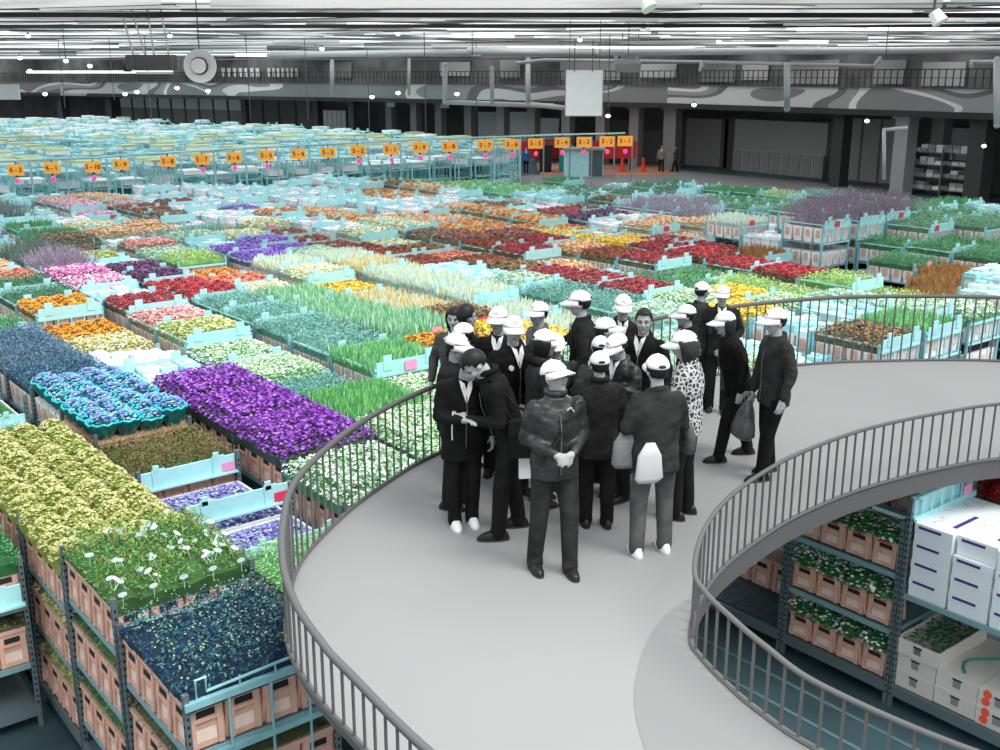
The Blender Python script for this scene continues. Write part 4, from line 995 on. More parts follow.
b=MB(); b.loft([((-.5,0,-.25),.25,.3,None),((0,0,-.3),.6,.4,None),((0,0,.1),.65,.4,None),((0,0,.3),.55,.35,None)],n=16); b.build('housing',gm(.2),t); b=MB(); b.tube([(-.6,0,.5),(-.6,0,-.0)],.1,8);b.tube([(.5,0,2),(.4,0,.2)],.03,6); b.tube([(-.3,0,2),(-.3,0,.2)],.03,6); b.build('bracket',gm(.3),t)
# spot lamps
def spot(px,py,y,r,label):
    p=at(px,py,y); t=thing('ceiling_spotlight',label,'lamp',p)
    b=MB(); b.tube([(0,0,0),(.25*r,-.1,-.45*r)],.25*r,12,r2=.35*r); b.build('housing',gm(.85),t); b=MB(); b.tube([(0,0,0),(0,0,1.2)],.03,6); b.build('hanger',gm(.1),t)
spot(934,12,24,.5,'white ceiling spotlight at the top right'); spot(644,-2,22,.45,'white ceiling spotlight cut by the top edge'); 
mBulb=mat('bulb',G(1),.5,emit=6)
for i,(px,py,y) in enumerate([(20,58,60),(30,71,75),(66,61,60),(90,66,65),(45,94,80),(125,94,75),(137,92,75),(208,91,70),(398,34,45),(580,40,48),(372,97,70),(398,93,75),(457,94,72),(694,105,62),(608,116,62),(28,36,40),(867,121,50),(984,146,45),(322,49,60),(170,16+20,36),(177,88,40)]):
    p=at(px,py,y); t=thing('hall_lamp','small bright lamp glowing below the roof of the hall','lamp',p,0,'small bright hall lamps'); r=.08*y/50
    b=MB(); b.ell((0,0,0),(r*1.3,r*1.3,r),0,10,6); b.build('bulb',mBulb,t,smooth=True); b=MB(); b.tube([(0,0,r*.7),(0,0,r*2.2)],r*.7,8,r2=r*.3); b.build('cap',gm(.1),t)
# ------------------------------------------------------------------ orange aisle signs on their gantry
mSign=mat('orange_sign',(1,.45,.07),.6,emit=.3); mInk=mat('dark_ink',(.3,.08,.0),.6); mPL=mat('pink_lamp',(1,.05,.25),.4,emit=1.0)  # sign boards get an added glow to look brighter
x,y=un(603,169,0); b=MB(); b.box((0,0,.015),(9.5,10,.02)); b.build('floor_rust_patch',mRust,loc=(x,y,0),rz=0,kind='structure')
sg_=[(16,170,'6 - 2'),(52,168,'6 - 1'),(93,167,'5 - 10'),(121,164.5,'5 - 9'),(168,161.5,'5 - 8'),(202,159.5,'5 - 7'),(234,157.5,'5 - 6'),(266.5,155.5,'5 - 5'),(298.5,154,'5 - 4'),(328,152.5,'5 - 3'),(358,151,'5 - 2'),(391,149.5,'5 - 1'),(420,147.5,'3 - 9'),(449.5,146.5,'3 - 8'),(485,145.5,'3 - 7'),(512,144.5,'3 - 6'),(535.5,143.5,'3 - 5'),(562,142.5,'3 - 4'),(584,142,'3 - 3'),(607,141.5,'3 - 2'),(625,141,'3 - 1')]
ZS=2.75; pts=[]
mGan=mat('gantry_steel',(.4,.72,.78),.4,.1)
for i,(px,py,tx) in enumerate(sg_):
    x,y=un(px,py,ZS); s_=1.0*math.hypot(x,y)/46; pts.append((x,y))
    t=thing('aisle_sign',f"orange hanging sign reading {tx.replace(' - ','-')}",'sign',(x,y,ZS),-.0,'orange aisle number signs')
    t.scale=(s_,)*3; b=MB(); b.box((0,0,0),(.62,.04,.42)); b.build('panel',mSign,t)
    cu=bpy.data.curves.new('t','FONT'); cu.body=tx; cu.size=.25; cu.align_x='CENTER'; cu.align_y='CENTER'; cu.extrude=.004; cu.offset=.008
    o=bpy.data.objects.new('t',cu); C.objects.link(o); dg=bpy.context.evaluated_depsgraph_get(); dg.update(); me=bpy.data.meshes.new_from_object(o.evaluated_get(dg)); bpy.data.objects.remove(o)
    me.materials.clear(); me.materials.append(mInk); w_=link('lettering',me,t,(0,-.03,0)); w_.rotation_euler=(PI/2,0,0)
    b=MB(); b.tube([(0,0,.2),(0,0,.32)],.02,6); b.box((0,0,-.25),(.07,.05,.08)); b.build('hanger',gm(.05),t)
    if i%5 not in(3,4) or i>12:
        b=MB(); b.ell((.02,-.03,-.42),(.09,.06,.1),0,12,8); b.build('round_lamp',mPL,t,smooth=True)
g=thing('sign_gantry','long pale steel gantry rail carrying the orange signs across the hall','gantry',(0,0,0))
P3=[(x,y+.12,3.12+.004*(y-44)) for x,y in pts]; b=MB(); b.tube([(P3[0][0]-6,P3[0][1]-3,3.1)]+P3,.06,6); b.build('rail',mGan,g)
for i,(x,y) in enumerate(pts):
    b=MB(); b.tube([(x+.5,y+.3,0),(x+.5,y+.3,3.1)],.05,6); b.build('post',mGan if i<16 else gm(.3),g)
# ------------------------------------------------------------------ trolley park behind the gantry
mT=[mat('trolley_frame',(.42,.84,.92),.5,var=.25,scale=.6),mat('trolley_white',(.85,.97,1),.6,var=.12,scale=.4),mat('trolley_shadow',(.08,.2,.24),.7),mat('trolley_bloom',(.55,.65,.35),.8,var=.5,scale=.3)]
T_=MB(); far=[]; rq=random.Random(5)
def trolley(b,ox,oy,rz,rq,simple):
    h=rq.choice([1.9,2.1,2.3,2.4]); Q=Matrix.Rotation(rz,3,'Z')
    f=lambda x,y,z:tuple(Q@Vector((x,y,z))+Vector((ox,oy,0)))
    for sx in (-1,1):
        for sy in (-1,1): b.box(f(sx*.6,sy*.62,h/2),(.06,.06,h),0,rz=rz)
    for z in (.2,.85,1.5,h-.05): b.box(f(0,0,z),(1.25,1.3,.05),0,rz=rz)
    if not simple:
        for k in range(6): b.box(f(-.5+.2*k,-.64,h*.55),(.025,.03,h*.8),0,rz=rz); b.box(f(-.62,-.5+.2*k,h*.55),(.03,.025,h*.8),0,rz=rz)
    for z in (.25,.9,1.55):
        q=rq.random()
        if q<.45: b.box(f(rq.uniform(-.1,.1),0,z+.2),(rq.uniform(.6,1.1),1.1,rq.uniform(.25,.4)),1,rz=rz)
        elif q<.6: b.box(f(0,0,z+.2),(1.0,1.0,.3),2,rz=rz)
    q=rq.random()
    if q<.5: b.box(f(0,0,h+.12),(1.0,1.1,.22),1,rz=rz)
    if q<.04: b.box(f(0,0,h+.26),(1.1,1.1,.1),3,rz=rz)
    for s_ in (-1,1): b.box(f(s_*.4,-.62,h+.1),(.16,.04,.2),0,rz=rz)
cand=[]
for iu in range(0,64):
    for iv in range(-2,30):
        u=51.8+1.55*iu; v=8+1.5*iv
        if v>46.5 or u>118: continue
        x,y=XY(u,v); q=pr(x,y,1.2)
        if -20<q[0]<(512 if u<75 else 545) and y>40:
            if u<51 and v>30: pass
            if q[0]>430 and u>60: continue
            # keep clear of the far wall
            if (Vector((x,y))-A0).dot(NA)>-4: continue
            cand.append((y,x,u,v))
cand.sort()
meshes=[]
for s_ in range(5):
    b=MB(); trolley(b,0,0,0,random.Random(s_+40),False); meshes.append(b.mesh('steel_trolley',mT))
for i,(y,x,u,v) in enumerate(cand):
    if i<300:
        link('steel_trolley',rq.choice(meshes),None,(x,y,0),ROTZ+rq.choice([0,PI]),'pale blue steel trolley parked in the crowd behind the orange signs','trolley','steel trolleys behind the orange signs')
    else: trolley(T_,x,y,ROTZ,rq,True)
T_.build('steel_trolley',mT,None,label='farthest pale blue steel trolleys massed at the back of the hall',cat='trolleys',kind='stuff')
# barrier posts, kiosk, bins, workers' area
mBol=mat('red_bollard',(.85,.05,.03),.5)
for (px,py,l) in ((596,172,'red traffic bollard left of the grey kiosk pillars'),(622,172,'red traffic bollard in the middle of three by the red counter'),(643,172,'red traffic bollard rightmost by the walking visitors')):
    x,y=un(px,py,0); b=MB(); b.tube([(0,0,0),(0,0,.08)],.3,14); b.tube([(0,0,.08),(0,0,1.0)],.15,14,r2=.09); b.build('bollard',mBol,None,loc=(x,y,0),label=l,cat='bollard')
x,y=un(583,176,0); t=thing('kiosk','pale blue kiosk desk on the rust floor below the signs','desk',(x,y,0),0)
b=MB(); b.box((0,0,.9),(2.6,1.4,1.8)); b.build('body',mPanel,t); b=MB(); b.box((.8,-.72,.9),(.9,.05,1.7)); b.build('dark_panel',mDark,t); b=MB(); b.box((0,0,1.85),(3,1.8,.12)); b.build('top',gm(.3),t)
mRedW=mat('red_counter',(.5,.03,.04),.6)
for (px,w_,l) in ((612,3.4,'dark red counter right of the kiosk'),(540,4.0,'dark red counter left of the kiosk')):
    x,y=un(px,171,0); t=thing('red_counter',l,'counter',(x,y,0),-.0); b=MB(); b.box((0,0,1.5),(w_,.3,1.2)); b.build('panel',mRedW,t); b=MB(); 
    for s_ in (-1,1): b.box((s_*w_*.4,0,.45),(.2,.3,.9))
    b.build('leg',gm(.05),t)
x,y=un(565,172,0); 
for i,(dx,m,l) in enumerate(((0,mat('teal_bin',(.02,.3,.28),.5),'teal bin beside the dark bin near the blue worker'),(-1.4,gm(.02),'dark bin left of the teal bin'))):
    b=MB(); b.box((0,0,.9),(.9,.9,1.8),taper=.9); b.box((0,0,1.85),(1,1,.1)); b.build('waste_bin',m,None,loc=(x+dx,y,0),label=l,cat='bin')
# ------------------------------------------------------------------ people
mSkin=gm(.34,.5); mSkinL=gm(.42,.5); mCap=mat('white_cap',G(.86),.7,var=.03,scale=20); mHair=gm(.012,.5); mHairG=gm(.05,.5)
mEye=gm(.015,.3); mLip=gm(.16,.5); mShoeB=gm(.01,.35); mShoeW=gm(.8,.5); mShirt=gm(.8,.7)
def cloth(v,var=.25,sc=6,rough=.75): 
    key=('cl',v,var,sc,rough)
    if key not in M: M[key]=mat('cloth_%d'%int(v*1000),G(v*.65),rough,var=var*1.4,scale=sc,bump=.6,spec=.12)
    return M[key]
mLeather=mat('black_leather',G(.014),.45,var=.7,scale=6,bump=.8,spec=.5)
mPat=bpy.data.materials.new('patterned_blouse'); mPat.use_nodes=True; nt=mPat.node_tree; bs=nt.nodes['Principled BSDF']; bs.inputs['Roughness'].default_value=.7
tc=nt.nodes.new('ShaderNodeTexCoord'); vo=nt.nodes.new('ShaderNodeTexVoronoi'); vo.feature='DISTANCE_TO_EDGE'; vo.inputs['Scale'].default_value=22; cr=nt.nodes.new('ShaderNodeValToRGB'); cr.color_ramp.interpolation='CONSTANT'; cr.color_ramp.elements[0].color=(.55,.55,.55,1); cr.color_ramp.elements[1].position=.12; cr.color_ramp.elements[1].color=(.03,.03,.03,1)
nt.links.new(tc.outputs['Object'],vo.inputs['Vector']); nt.links.new(vo.outputs['Distance'],cr.inputs[0]); nt.links.new(cr.outputs[0],bs.inputs['Base Color'])
ARM={'down':((.255,-.03,1.13),(.265,.06,.88)),'front':((.235,-.02,1.12),(.07,.23,1.05)),'low':((.265,-.02,1.12),(.06,.21,.93)),
 'phone':((.235,.05,1.10),(.07,.30,1.17)),'pocket':((.30,-.07,1.14),(.22,.07,.93)),'rail':((.25,.18,1.15),(.2,.46,1.12)),'hold':((.25,.02,1.12),(.17,.27,1.03)),
 'carry':((.25,.03,1.1),(.24,.1,.83)),'back':((.27,-.1,1.13),(.06,-.17,.98)),'chest':((.25,.05,1.16),(.08,.24,1.25)),'wide':((.30,.03,1.14),(.30,.12,.92))}
def curve_hand(b,w,d,pn,side,curl,s=1):
    """palm and five fingers. w wrist, d direction, pn palm normal"""
    d=d.normalized(); pn=(pn-d*pn.dot(d)).normalized(); sd=d.cross(pn).normalized()*side
    for k in (-.028,-.009,.01,.028): b.rcone(w+sd*k*.5,.016,w+d*.075+sd*k,.0135,8)
    b.rcone(w-d*.02,.026,w+d*.03,.026,10)
    L=[.062,.075,.082,.072]
    for i,k in enumerate((-.033,-.011,.011,.033)):
        p=w+d*.078+sd*k; dd=d.copy(); l=L[i]
        for seg in range(3):
            dd=(Matrix.Rotation(curl*(.55+.3*seg),3,sd if True else pn)@dd) if curl else dd
            q=p+dd*l*(.45,.32,.23)[seg]; b.rcone(p,.0098-.001*seg,q,.0088-.001*seg,7); p=q
    t0=w+d*.02+sd*.025; t1=t0+(d*.6+sd*.75+pn*.35).normalized()*.045; t2=t1+(d*.9+sd*.25+pn*.35).normalized()*.032
    b.rcone(t0,.014,t1,.0115,8); b.rcone(t1,.0115,t2,.009,8)
def person(px,py,h,face,label,jacket=.03,pants=.02,shoes='b',arms=('down','down'),lean=0,head=(0,0),cap=True,hair='short',gender='m',hem=.80,stance=None,vox=.0095,group=None,feet=None,xy=None,collar='shirt',jm=None,capd=0,sweater=False,fat=1.0,skirt=False,haircol=None,detail=None):
    if xy: X,Y=xy
    elif feet: X,Y=un(*feet,DZ)
    else: X,Y=un(px,py,DZ+h)
    s=h/1.72
    T=thing('person',label,'person',(X,Y,DZ),math.radians(face)); T.scale=(s,s,s)
    Rl=Matrix.Rotation(-math.radians(lean),3,'X'); hip=Vector((0,0,.9))
    up=lambda p:Rl@(Vector(p)-hip)+hip
    st=stance or ((-.1,.02),(.1,-.02))
    wsh=.185 if gender=='m' else .165
    legs=[]
    for sd,(fx,fy) in zip((-1,1),st):
        hp=Vector((sd*.09,0,.88)); an=Vector((fx,fy,.085)); kn=(hp+an)/2+Vector((sd*.005,.03,.02)); legs.append((hp,kn,an,sd))
    neck=up((0,.01,1.42)); hb=up((0,.02,1.50))
    hy,hpitch=head; Rh=Matrix.Rotation(math.radians(hy),3,'Z')@Matrix.Rotation(math.radians(-hpitch)-math.radians(lean)*.8,3,'X')
    hc=hb+Rh@Vector((0,.015,.095)); Hh=lambda p:hc+Rh@Vector(p)
    # body
    b=MB()
    for hp,kn,an,sd in legs:
        b.rcone(hp,.085,kn,.055); b.rcone(kn,.055,an,.038); b.rcone(an-Vector((0,.02,.03)),.035,an+Vector((0,.13,-.055)),.028)
    b.loft([(up((0,0,.80)) if lean<5 else Vector((0,0,.80)),.12,.09,None),(Vector((0,0,.9)),.155,.11,None),(up((0,0,1.05)),.135,.10,Rl),(up((0,0,1.22)),.16,.115,Rl),(up((0,0,1.36)),wsh-.02,.10,Rl),(up((0,0,1.42)),.09,.07,Rl)])
    armpts=[]
    for sd,a in zip((-1,1),arms):
        e,w=(ARM[a] if isinstance(a,str) else a)
        shp=up((sd*(wsh-.005),0,1.37)); E_=up((sd*e[0],e[1],e[2])); W_=up((sd*w[0],w[1],w[2])) 
        armpts.append((shp,E_,W_,sd,a)); b.rcone(shp,.042,E_,.035); b.rcone(E_,.037,W_,.024)
        d=(W_-E_); 
        if a in('front','low'): pn=Rl@Vector((0,-1,-.2)); dd=d.normalized()+Vector((-sd*.6,0,-.1))
        elif a=='phone' or a=='chest': pn=Vector((0,-.3,1)) if a=='phone' else Vector((0,-1,0)); dd=d.normalized()+Vector((-sd*.2,.2,.1))
        elif a in('hold','rail'): pn=Vector((-sd*.5,0,-1)); dd=d
        else: pn=Vector((-sd,0,0)); dd=d.normalized()+Vector((0,0,-.5))
        curve_hand(b,W_+dd.normalized()*.01,dd,pn,-sd,-.55*sd if False else .5*(1 if True else 0))
    b.rcone(neck-Vector((0,0,.03)),.058,hb+Rh@Vector((0,.0,.03)),.052)
    b.ell(Hh((0,-.012,.025)),(.076,.095,.098),0,16,12,Rh); b.ell(Hh((0,.012,-.03)),(.062,.078,.085),0,14,10,Rh)
    b.rcone(Hh((0,.05,-.085)),.024,Hh((0,.062,-.09)),.022)
    b.rcone(Hh((0,.082,.012)),.009,Hh((0,.104,-.028)),.0135,8); b.rcone(Hh((-.014,.088,-.031)),.009,Hh((.014,.088,-.031)),.009,8)
    for sd in (-1,1):
        b.ell(Hh((sd*.077,-.005,-.008)),(.012,.02,.032),0,8,6,Rh); b.rcone(Hh((sd*.045,.068,.022)),.011,Hh((sd*.015,.082,.024)),.011,8); b.ell(Hh((sd*.04,.066,-.025)),(.022,.02,.022),0,8,6,Rh)
    b.rcone(Hh((-.02,.083,-.055)),.009,Hh((.02,.083,-.055)),.009,8)
    me=remesh(b,vox,1); me.materials.append(mSkin if R.random()<.5 else mSkinL); link('body',me,T)
    # face parts
    b=MB(); 
    for sd in (-1,1): b.ell(Hh((sd*.03,.0835,.003)),(.0125,.006,.0055),0,10,6,Rh)
    b.build('eyes',mEye,T,smooth=True)
    b=MB()
    for sd in (-1,1): b.tube([Hh((sd*.014,.09,.022)),Hh((sd*.032,.087,.027)),Hh((sd*.048,.076,.02))],.0042,6)
    b.build('eyebrows',mHair if not haircol else gm(haircol),T)
    b=MB(); b.tube([Hh((-.022,.086,-.057)),Hh((0,.0925,-.055)),Hh((.022,.086,-.057))],.0045,6); b.build('mouth',mLip,T)
    # trousers
    b=MB()
    if skirt: b.loft([(Vector((0,0,.5)),.2,.15,None),(Vector((0,0,.8)),.185,.14,None),(Vector((0,0,.96)),.15,.115,None)])
    for hp,kn,an,sd in legs:
        b.rcone(hp,.102,kn,.078); b.rcone(kn,.078,an+Vector((0,0,.02)),.066); b.rcone(an+Vector((0,0,.03)),.066,an+Vector((0,.01,-.03)),.07)
    b.loft([(Vector((0,0,.80)),.15,.115,None),(Vector((0,0,.9)),.175,.13,None),(up((0,0,1.02)),.155,.115,Rl)])
    me=remesh(b,.017,3); me.materials.append(cloth(pants)); link('trousers',me,T)
    # shoes
    for hp,kn,an,sd in legs:
        b=MB(); a0=Vector((an.x,an.y,0)); b.loft([(a0+Vector((0,.045,.0)),.047,.135,None),(a0+Vector((0,.045,.025)),.05,.14,None),(a0+Vector((0,.035,.055)),.043,.12,None),(a0+Vector((0,.0,.09)),.036,.06,None)],n=18)
        o=b.build('shoe',[mShoeW if shoes=='w' else mShoeB],T,smooth=True)
        b=MB(); b.loft([(a0+Vector((0,.045,-.0)),.05,.142,None),(a0+Vector((0,.045,.014)),.05,.142,None)],n=18); b.build('sole',gm(.5 if shoes=='w' else .05),o)
    # jacket
    f=fat; b=MB(); hz=hem
    b.loft([(Vector((0,0,hz)) if hz<.9 else up((0,0,hz)),.18*f,.14*f,None),(Vector((0,0,max(hz+.05,.9))),.18*f,.14*f,None),(up((0,0,1.06)),.165*f,.13*f,Rl),(up((0,0,1.22)),.18*f,.14*f,Rl),(up((0,0,1.34)),(wsh+.01),.125,Rl),(up((0,0,1.40)),wsh-.02,.105,Rl),(up((0,0,1.44)),.085,.08,Rl)],n=24,pw=2.4)
    for shp,E_,W_,sd,a in armpts:
        b.rcone(shp-Vector((sd*.008,0,.008)),.074,E_,.058); b.rcone(E_,.058,W_-(W_-E_).normalized()*.02,.044)
    rg=Rl
    b.tube([up((math.cos(a_)*.068,math.sin(a_)*.068+.005,1.455-.02*math.sin(a_))) for a_ in [2*PI*k/14 for k in range(15)]],.024,8)
    me=remesh(b,.0155,3)
    # soft folds
    for v in me.vertices:
        q_=v.co; n_=noise.noise(Vector((q_.x*8+X*5,q_.y*8,q_.z*9)))*.011+noise.noise(Vector((q_.x*14-q_.z*9,q_.y*14+X,q_.z*26)))*.006; v.co+=v.normal*n_
    me.materials.append(jm or cloth(jacket)); J=link('jacket' if not sweater else 'sweater',me,T)
    b=MB(); b.tube([up((0,.14*f+.012,hz+.06)),up((0,.14*f+.01,1.06)),up((0,.15*f+.008,1.2)),up((0,.135,1.33))],.005,5); b.build('zip',gm(.12 if jacket<.1 else .03),J)
    if collar=='shirt':
        b=MB(); 
        for sd in (-1,1): b.add([up((0,.15,1.25)),up((sd*.05,.135,1.40)),up((sd*.06,.085,1.47)),up((sd*.015,.115,1.44)),up((0,.125,1.38))],[(0,1,2,3,4) if sd<0 else (4,3,2,1,0)])
        b.build('shirt_collar',mShirt,T)
    elif collar=='fur':
        b=MB(); b.tube([up((math.cos(a_)*.1,math.sin(a_)*.1+.0,1.43-.03*math.sin(a_))) for a_ in [2*PI*k/14 for k in range(15)]],.045,8); m_=remesh(b,.014,1)
        for v in m_.vertices: v.co+=v.normal*noise.noise(v.co*60)*.015
        m_.materials.append(cloth(.02)); link('fur_collar',m_,T)
    elif collar=='high':
        b=MB(); b.tube([up((math.cos(a_)*.07,math.sin(a_)*.07+.0,1.485)) for a_ in [2*PI*k/14 for k in range(15)]],.026,8); b.build('stand_collar',jm or cloth(jacket),T,smooth=True)
    # hair
    hm=gm(haircol) if haircol else mHair
    if hair!='none':
        b=MB()
        if hair=='bob':
            b.ell((0,0,0),(.1,.115,.125),0,20,14,None,lambda p:not(p.y>.03 and p.z<.05) )
            b.v=[tuple(Hh((x*1.0,y-.012,z+.012 if z>-.06 else z-.02))) for x,y,z in b.v]
        elif hair=='curly':
            b.ell((0,0,0),(.115,.12,.14),0,22,16,None,lambda p:not(p.y>.03 and p.z<.06))
            b.v=[tuple(Hh((x*(1+.3*noise.noise(Vector((x,y,z))*40)),y*(1+.25*noise.noise(Vector((z,y,x))*40))-.015,z*1.05-.02))) for x,y,z in b.v]
        else:
            b.ell((0,0,0),(.084,.104,.108),0,20,14,None,lambda p:not(p.y>.045 and p.z<.055) and not(p.z<-.02 and p.y>-.02) and p.z>-.07)
            b.v=[tuple(Hh((x,y-.014,z+.03))) for x,y,z in b.v]
        
        if cap: b.v=[tuple(hc+Rh@((lambda q:Vector((q.x,q.y,min(q.z,.045+.09*max(0,1-(q.x/.088)**2-((q.y+.014)/.108)**2)**.5))) if q.z>.04 else q)(Rh.transposed()@(Vector(v_)-hc)))) for v_ in b.v]
        me=b.mesh('hair',[hm],True); o=link('hair',me,T); md=o.modifiers.new('s','SOLIDIFY'); md.thickness=.008; md.offset=0
    if cap:
        o=None; b=MB()
        b.ell((0,0,0),(.095,.117,.102),0,24,16,None,lambda p:p.z>-.003)
        b.v=[tuple(Hh((x,y-.012,z+.042+(.012 if y>0 else 0)*(z<.03)))) for x,y,z in b.v]
        o=link('cap',b.mesh('cap',[mCap],True),T); md=o.modifiers.new('s','SOLIDIFY'); md.thickness=.006
        b=MB(); n=12; vs=[];fs=[]
        for r_ in (0,1,2):
            for k in range(n+1):
                a_=PI*(k/n); ex=r_/2
                x=math.cos(a_)*.088; y=math.sin(a_)*.1-.0+ex*(.105*math.sin(a_)**.5 if math.sin(a_)>0 else 0); z=.045-.0*ex-(abs(math.cos(a_))**2)*.02*ex-.03*ex
                vs.append(Hh((x*(1+.04*ex),y,z)))
        for r_ in range(2):
            for k in range(n): fs.append((r_*(n+1)+k,r_*(n+1)+k+1,(r_+1)*(n+1)+k+1,(r_+1)*(n+1)+k))
        b.add(vs,fs); q=link('brim',b.mesh('brim',[mCap],True),o); md=q.modifiers.new('s','SOLIDIFY'); md.thickness=.007
        b=MB(); b.tube([Hh((.02*math.cos(t_),.1-.004*abs(math.cos(t_))-.012*(1+math.sin(t_))*.5,.09+.011*math.sin(t_))) for t_ in [k*.5 for k in range(10)]],.0028,5); b.build('emblem',gm(.12),o)
        b=MB(); b.ell(Hh((0,-.118,.062)),(.034,.012,.018),0,12,6,Rh); b.build('strap_opening',gm(.03),o)
        b=MB(); b.ell(Hh((0,-.012,.145)),(.009,.009,.006),0,8,6,Rh); b.build('button',mCap,o)
    return T,up,Hh,armpts,s
def item(name,b,m,T,label,cat,smooth=False):
    """an object carried by a person: top-level, placed where the hand is"""
    me=b.mesh(name,m if isinstance(m,list) else [m],smooth); o=link(name,me,None,T.location.copy(),T.rotation_euler[2],label,cat); o.scale=T.scale; return o
P={}
P[1]=person(0,0,1.73,96,'man with short dark hair and no cap, black jacket, bending over a phone',.012,.012,arms=('phone','phone'),lean=19,head=(8,36),cap=False,feet=(511,533),stance=((-.13,.12),(.13,-.08)),vox=.0085,hem=.78,collar='high')
P[2]=person(0,0,1.62,-165,'man in a long black coat and white shoes, head bowed toward the phone',.012,.012,shoes='w',arms=('down','phone'),lean=8,head=(25,35),cap=False,feet=(463,524),stance=((-.085,.0),(.085,.03)),vox=.0085,hem=.66,haircol=.03,fat=1.08)
P[3]=person(452,334,1.62,-110,'person in a white cap looking right, behind the left railing, body hidden by the phone pair',.02,.02,head=(0,10))
P[4]=person(467,324,1.56,110,'person in a white cap facing left, behind the two men with the phone',.03,.02,head=(0,8))
P[5]=person(455,307,1.58,170,'woman with dark bobbed hair and a grey coat, farthest left by the railing',.12,.05,cap=False,hair='bob',gender='f')
P[6]=person(464,305,1.66,-60,'man with dark hair and no cap, in a dark suit, turned away at far left',.02,.02,cap=False)
P[7]=person(499,308,1.68,170,'man in a white cap and dark jacket standing behind the man with folded hands',.025,.02,head=(-10,0))
P[8]=person(512,317,1.70,-150,'man in a white cap, black coat, white shirt and badge, hands folded in front',.012,.012,arms=('low','low'),head=(-22,0),vox=.0085,hem=.62)
P[9]=person(541,303,1.60,120,'person in a white cap and light grey jacket turned left',.2,.06,head=(10,0),collar='none')
P[10]=person(584,292,1.72,80,'man in a white cap and dark coat reaching one arm out to the left',.03,.02,arms=('down','rail'),head=(0,5),hem=.6)
P[11]=person(541,331,1.64,-75,'woman in a white cap with a dark bob and black fur collar, facing right',.06,.02,hair='bob',gender='f',collar='fur',arms=('hold','hold'),head=(0,5))
P[12]=person(556,334,1.5,175,'person in a white cap and grey coat partly hidden behind the woman with the fur collar',.08,.03,head=(0,5))
P[13]=person(0,0,1.71,-165,'man in front in a white cap and shiny black leather jacket, hands together',.05,.035,arms=('front','front'),feet=(553,568),head=(24,-17),jm=mLeather,stance=((-.1,.12),(.15,-.02)),vox=.0085,hem=.80,collar='high',fat=1.08)
P[14]=person(0,0,1.56,5,'person seen from behind in a white cap and dark high collared coat, centre of the group',.022,.012,arms=('front','front'),feet=(596,526),collar='high',hem=.72,fat=1.06)
P[15]=person(601,338,1.50,0,'person in white cap and mid grey jacket, back turned, behind the dark coated figure',.09,.03,collar='high',fat=1.05)
P[16]=person(603,319,1.60,-80,'person in a white cap looking right, head just above the grey back view figure',.05,.02,hair='short')
P[17]=person(623,333,1.58,130,'person in a white cap and glossy black jacket looking down to the left',.03,.02,head=(-10,22),jm=mLeather,arms=('chest','hold'))
P[18]=person(623,295,1.64,178,'person in a white cap and dark jacket farthest back by the railing, facing the camera',.025,.02,head=(0,8),arms=('low','low'))
P[19]=person(645,309,1.66,150,'dark haired man without a cap in a black sweater and open white collar, smiling left',.015,.015,cap=False,head=(20,-3),sweater=True)
P[20]=person(0,0,1.68,12,'back view person in white cap, dark grey jacket, light grey trousers and white trainers',.045,.13,shoes='w',arms=('hold','hold'),feet=(651,554),stance=((-.13,.0),(.13,.04)),vox=.0085,collar='none',hem=.76,fat=1.12)
P[21]=person(0,0,1.69,60,'woman in a white cap with curly hair and a black and white patterned blouse',.1,.015,hair='curly',gender='f',feet=(681,516),head=(15,8),jm=mPat,arms=('hold','hold'),haircol=.03,collar='none')
P[22]=person(690,306,1.52,80,'man in a white cap and dark jacket facing left, in front of the railing gap',.018,.018,head=(5,5))
P[23]=person(0,0,1.49,170,'man in a white cap and dark jacket at the back right, hands held at the waist',.03,.025,arms=('low','down'),feet=(716,411),head=(-10,0),stance=((-.1,.05),(.1,-.05)))
P[24]=person(701,283,1.5,-50,'man in a white cap and suit looking right, half hidden at the back right',.06,.03,head=(0,0))
P[25]=person(0,0,1.56,95,'person in a white cap and black coat striding, leaning forward to the left',.012,.015,feet=(733,458),lean=14,head=(0,-5),stance=((-.12,.20),(.12,-.2)),arms=('down','down'),hem=.72,fat=1.1,haircol=.02,hair='bob',collar='none')
P[26]=person(0,0,1.68,105,'rightmost man, white cap, dark grey jacket, black trousers, carrying a plastic bag',.05,.012,feet=(768,476),arms=('down','carry'),head=(0,4),stance=((-.1,.13),(.12,-.07)),hem=.76,collar='none',vox=.0085)
# carried things
def W2(i,p): T=P[i][0]; return T.matrix_basis@Vector(p)
T=P[1][0]; b=MB(); b.box((0,.36,1.19),(.06,.12,.012)); o=item('phone',b,gm(.35),T,'small grey phone held by the man bending forward','phone')
up=P[1][1]; p0=up((0,.36,1.19)); o.data.transform(Matrix.Translation(p0-Vector((0,.36,1.19))))
b=MB(); b.tube([p0+Vector((0,.05,0)),p0+Vector((0,.06,-.08)),p0+Vector((.01,.06,-.2))],.006,5); b.build('wrist_cord',gm(.7),o)
b=MB(); c_=Vector((-.235,-.13,.93)); b.box(c_,(.1,.36,.3)); b.box(c_+Vector((0,0,.1)),(.115,.37,.13)); b.tube([c_+Vector((0,-.15,.15)),(-.215,-.02,1.2),up((-.14,.0,1.44)),up((-.03,.1,1.42))],.012,6); b.tube([c_+Vector((0,.15,.15)),(-.225,.08,1.2),up((-.15,.05,1.43))],.012,6)
item('shoulder_bag',b,cloth(.012),T,'black shoulder bag hanging at the side of the man with the phone','bag')
b=MB(); b.box((-.2,-.16,.69),(.05,.24,.22)); b.box((-.2,-.16,.8),(.06,.25,.02)); item('paper_bag',b,gm(.7),T,'white paper bag hanging below the black shoulder bag','bag')
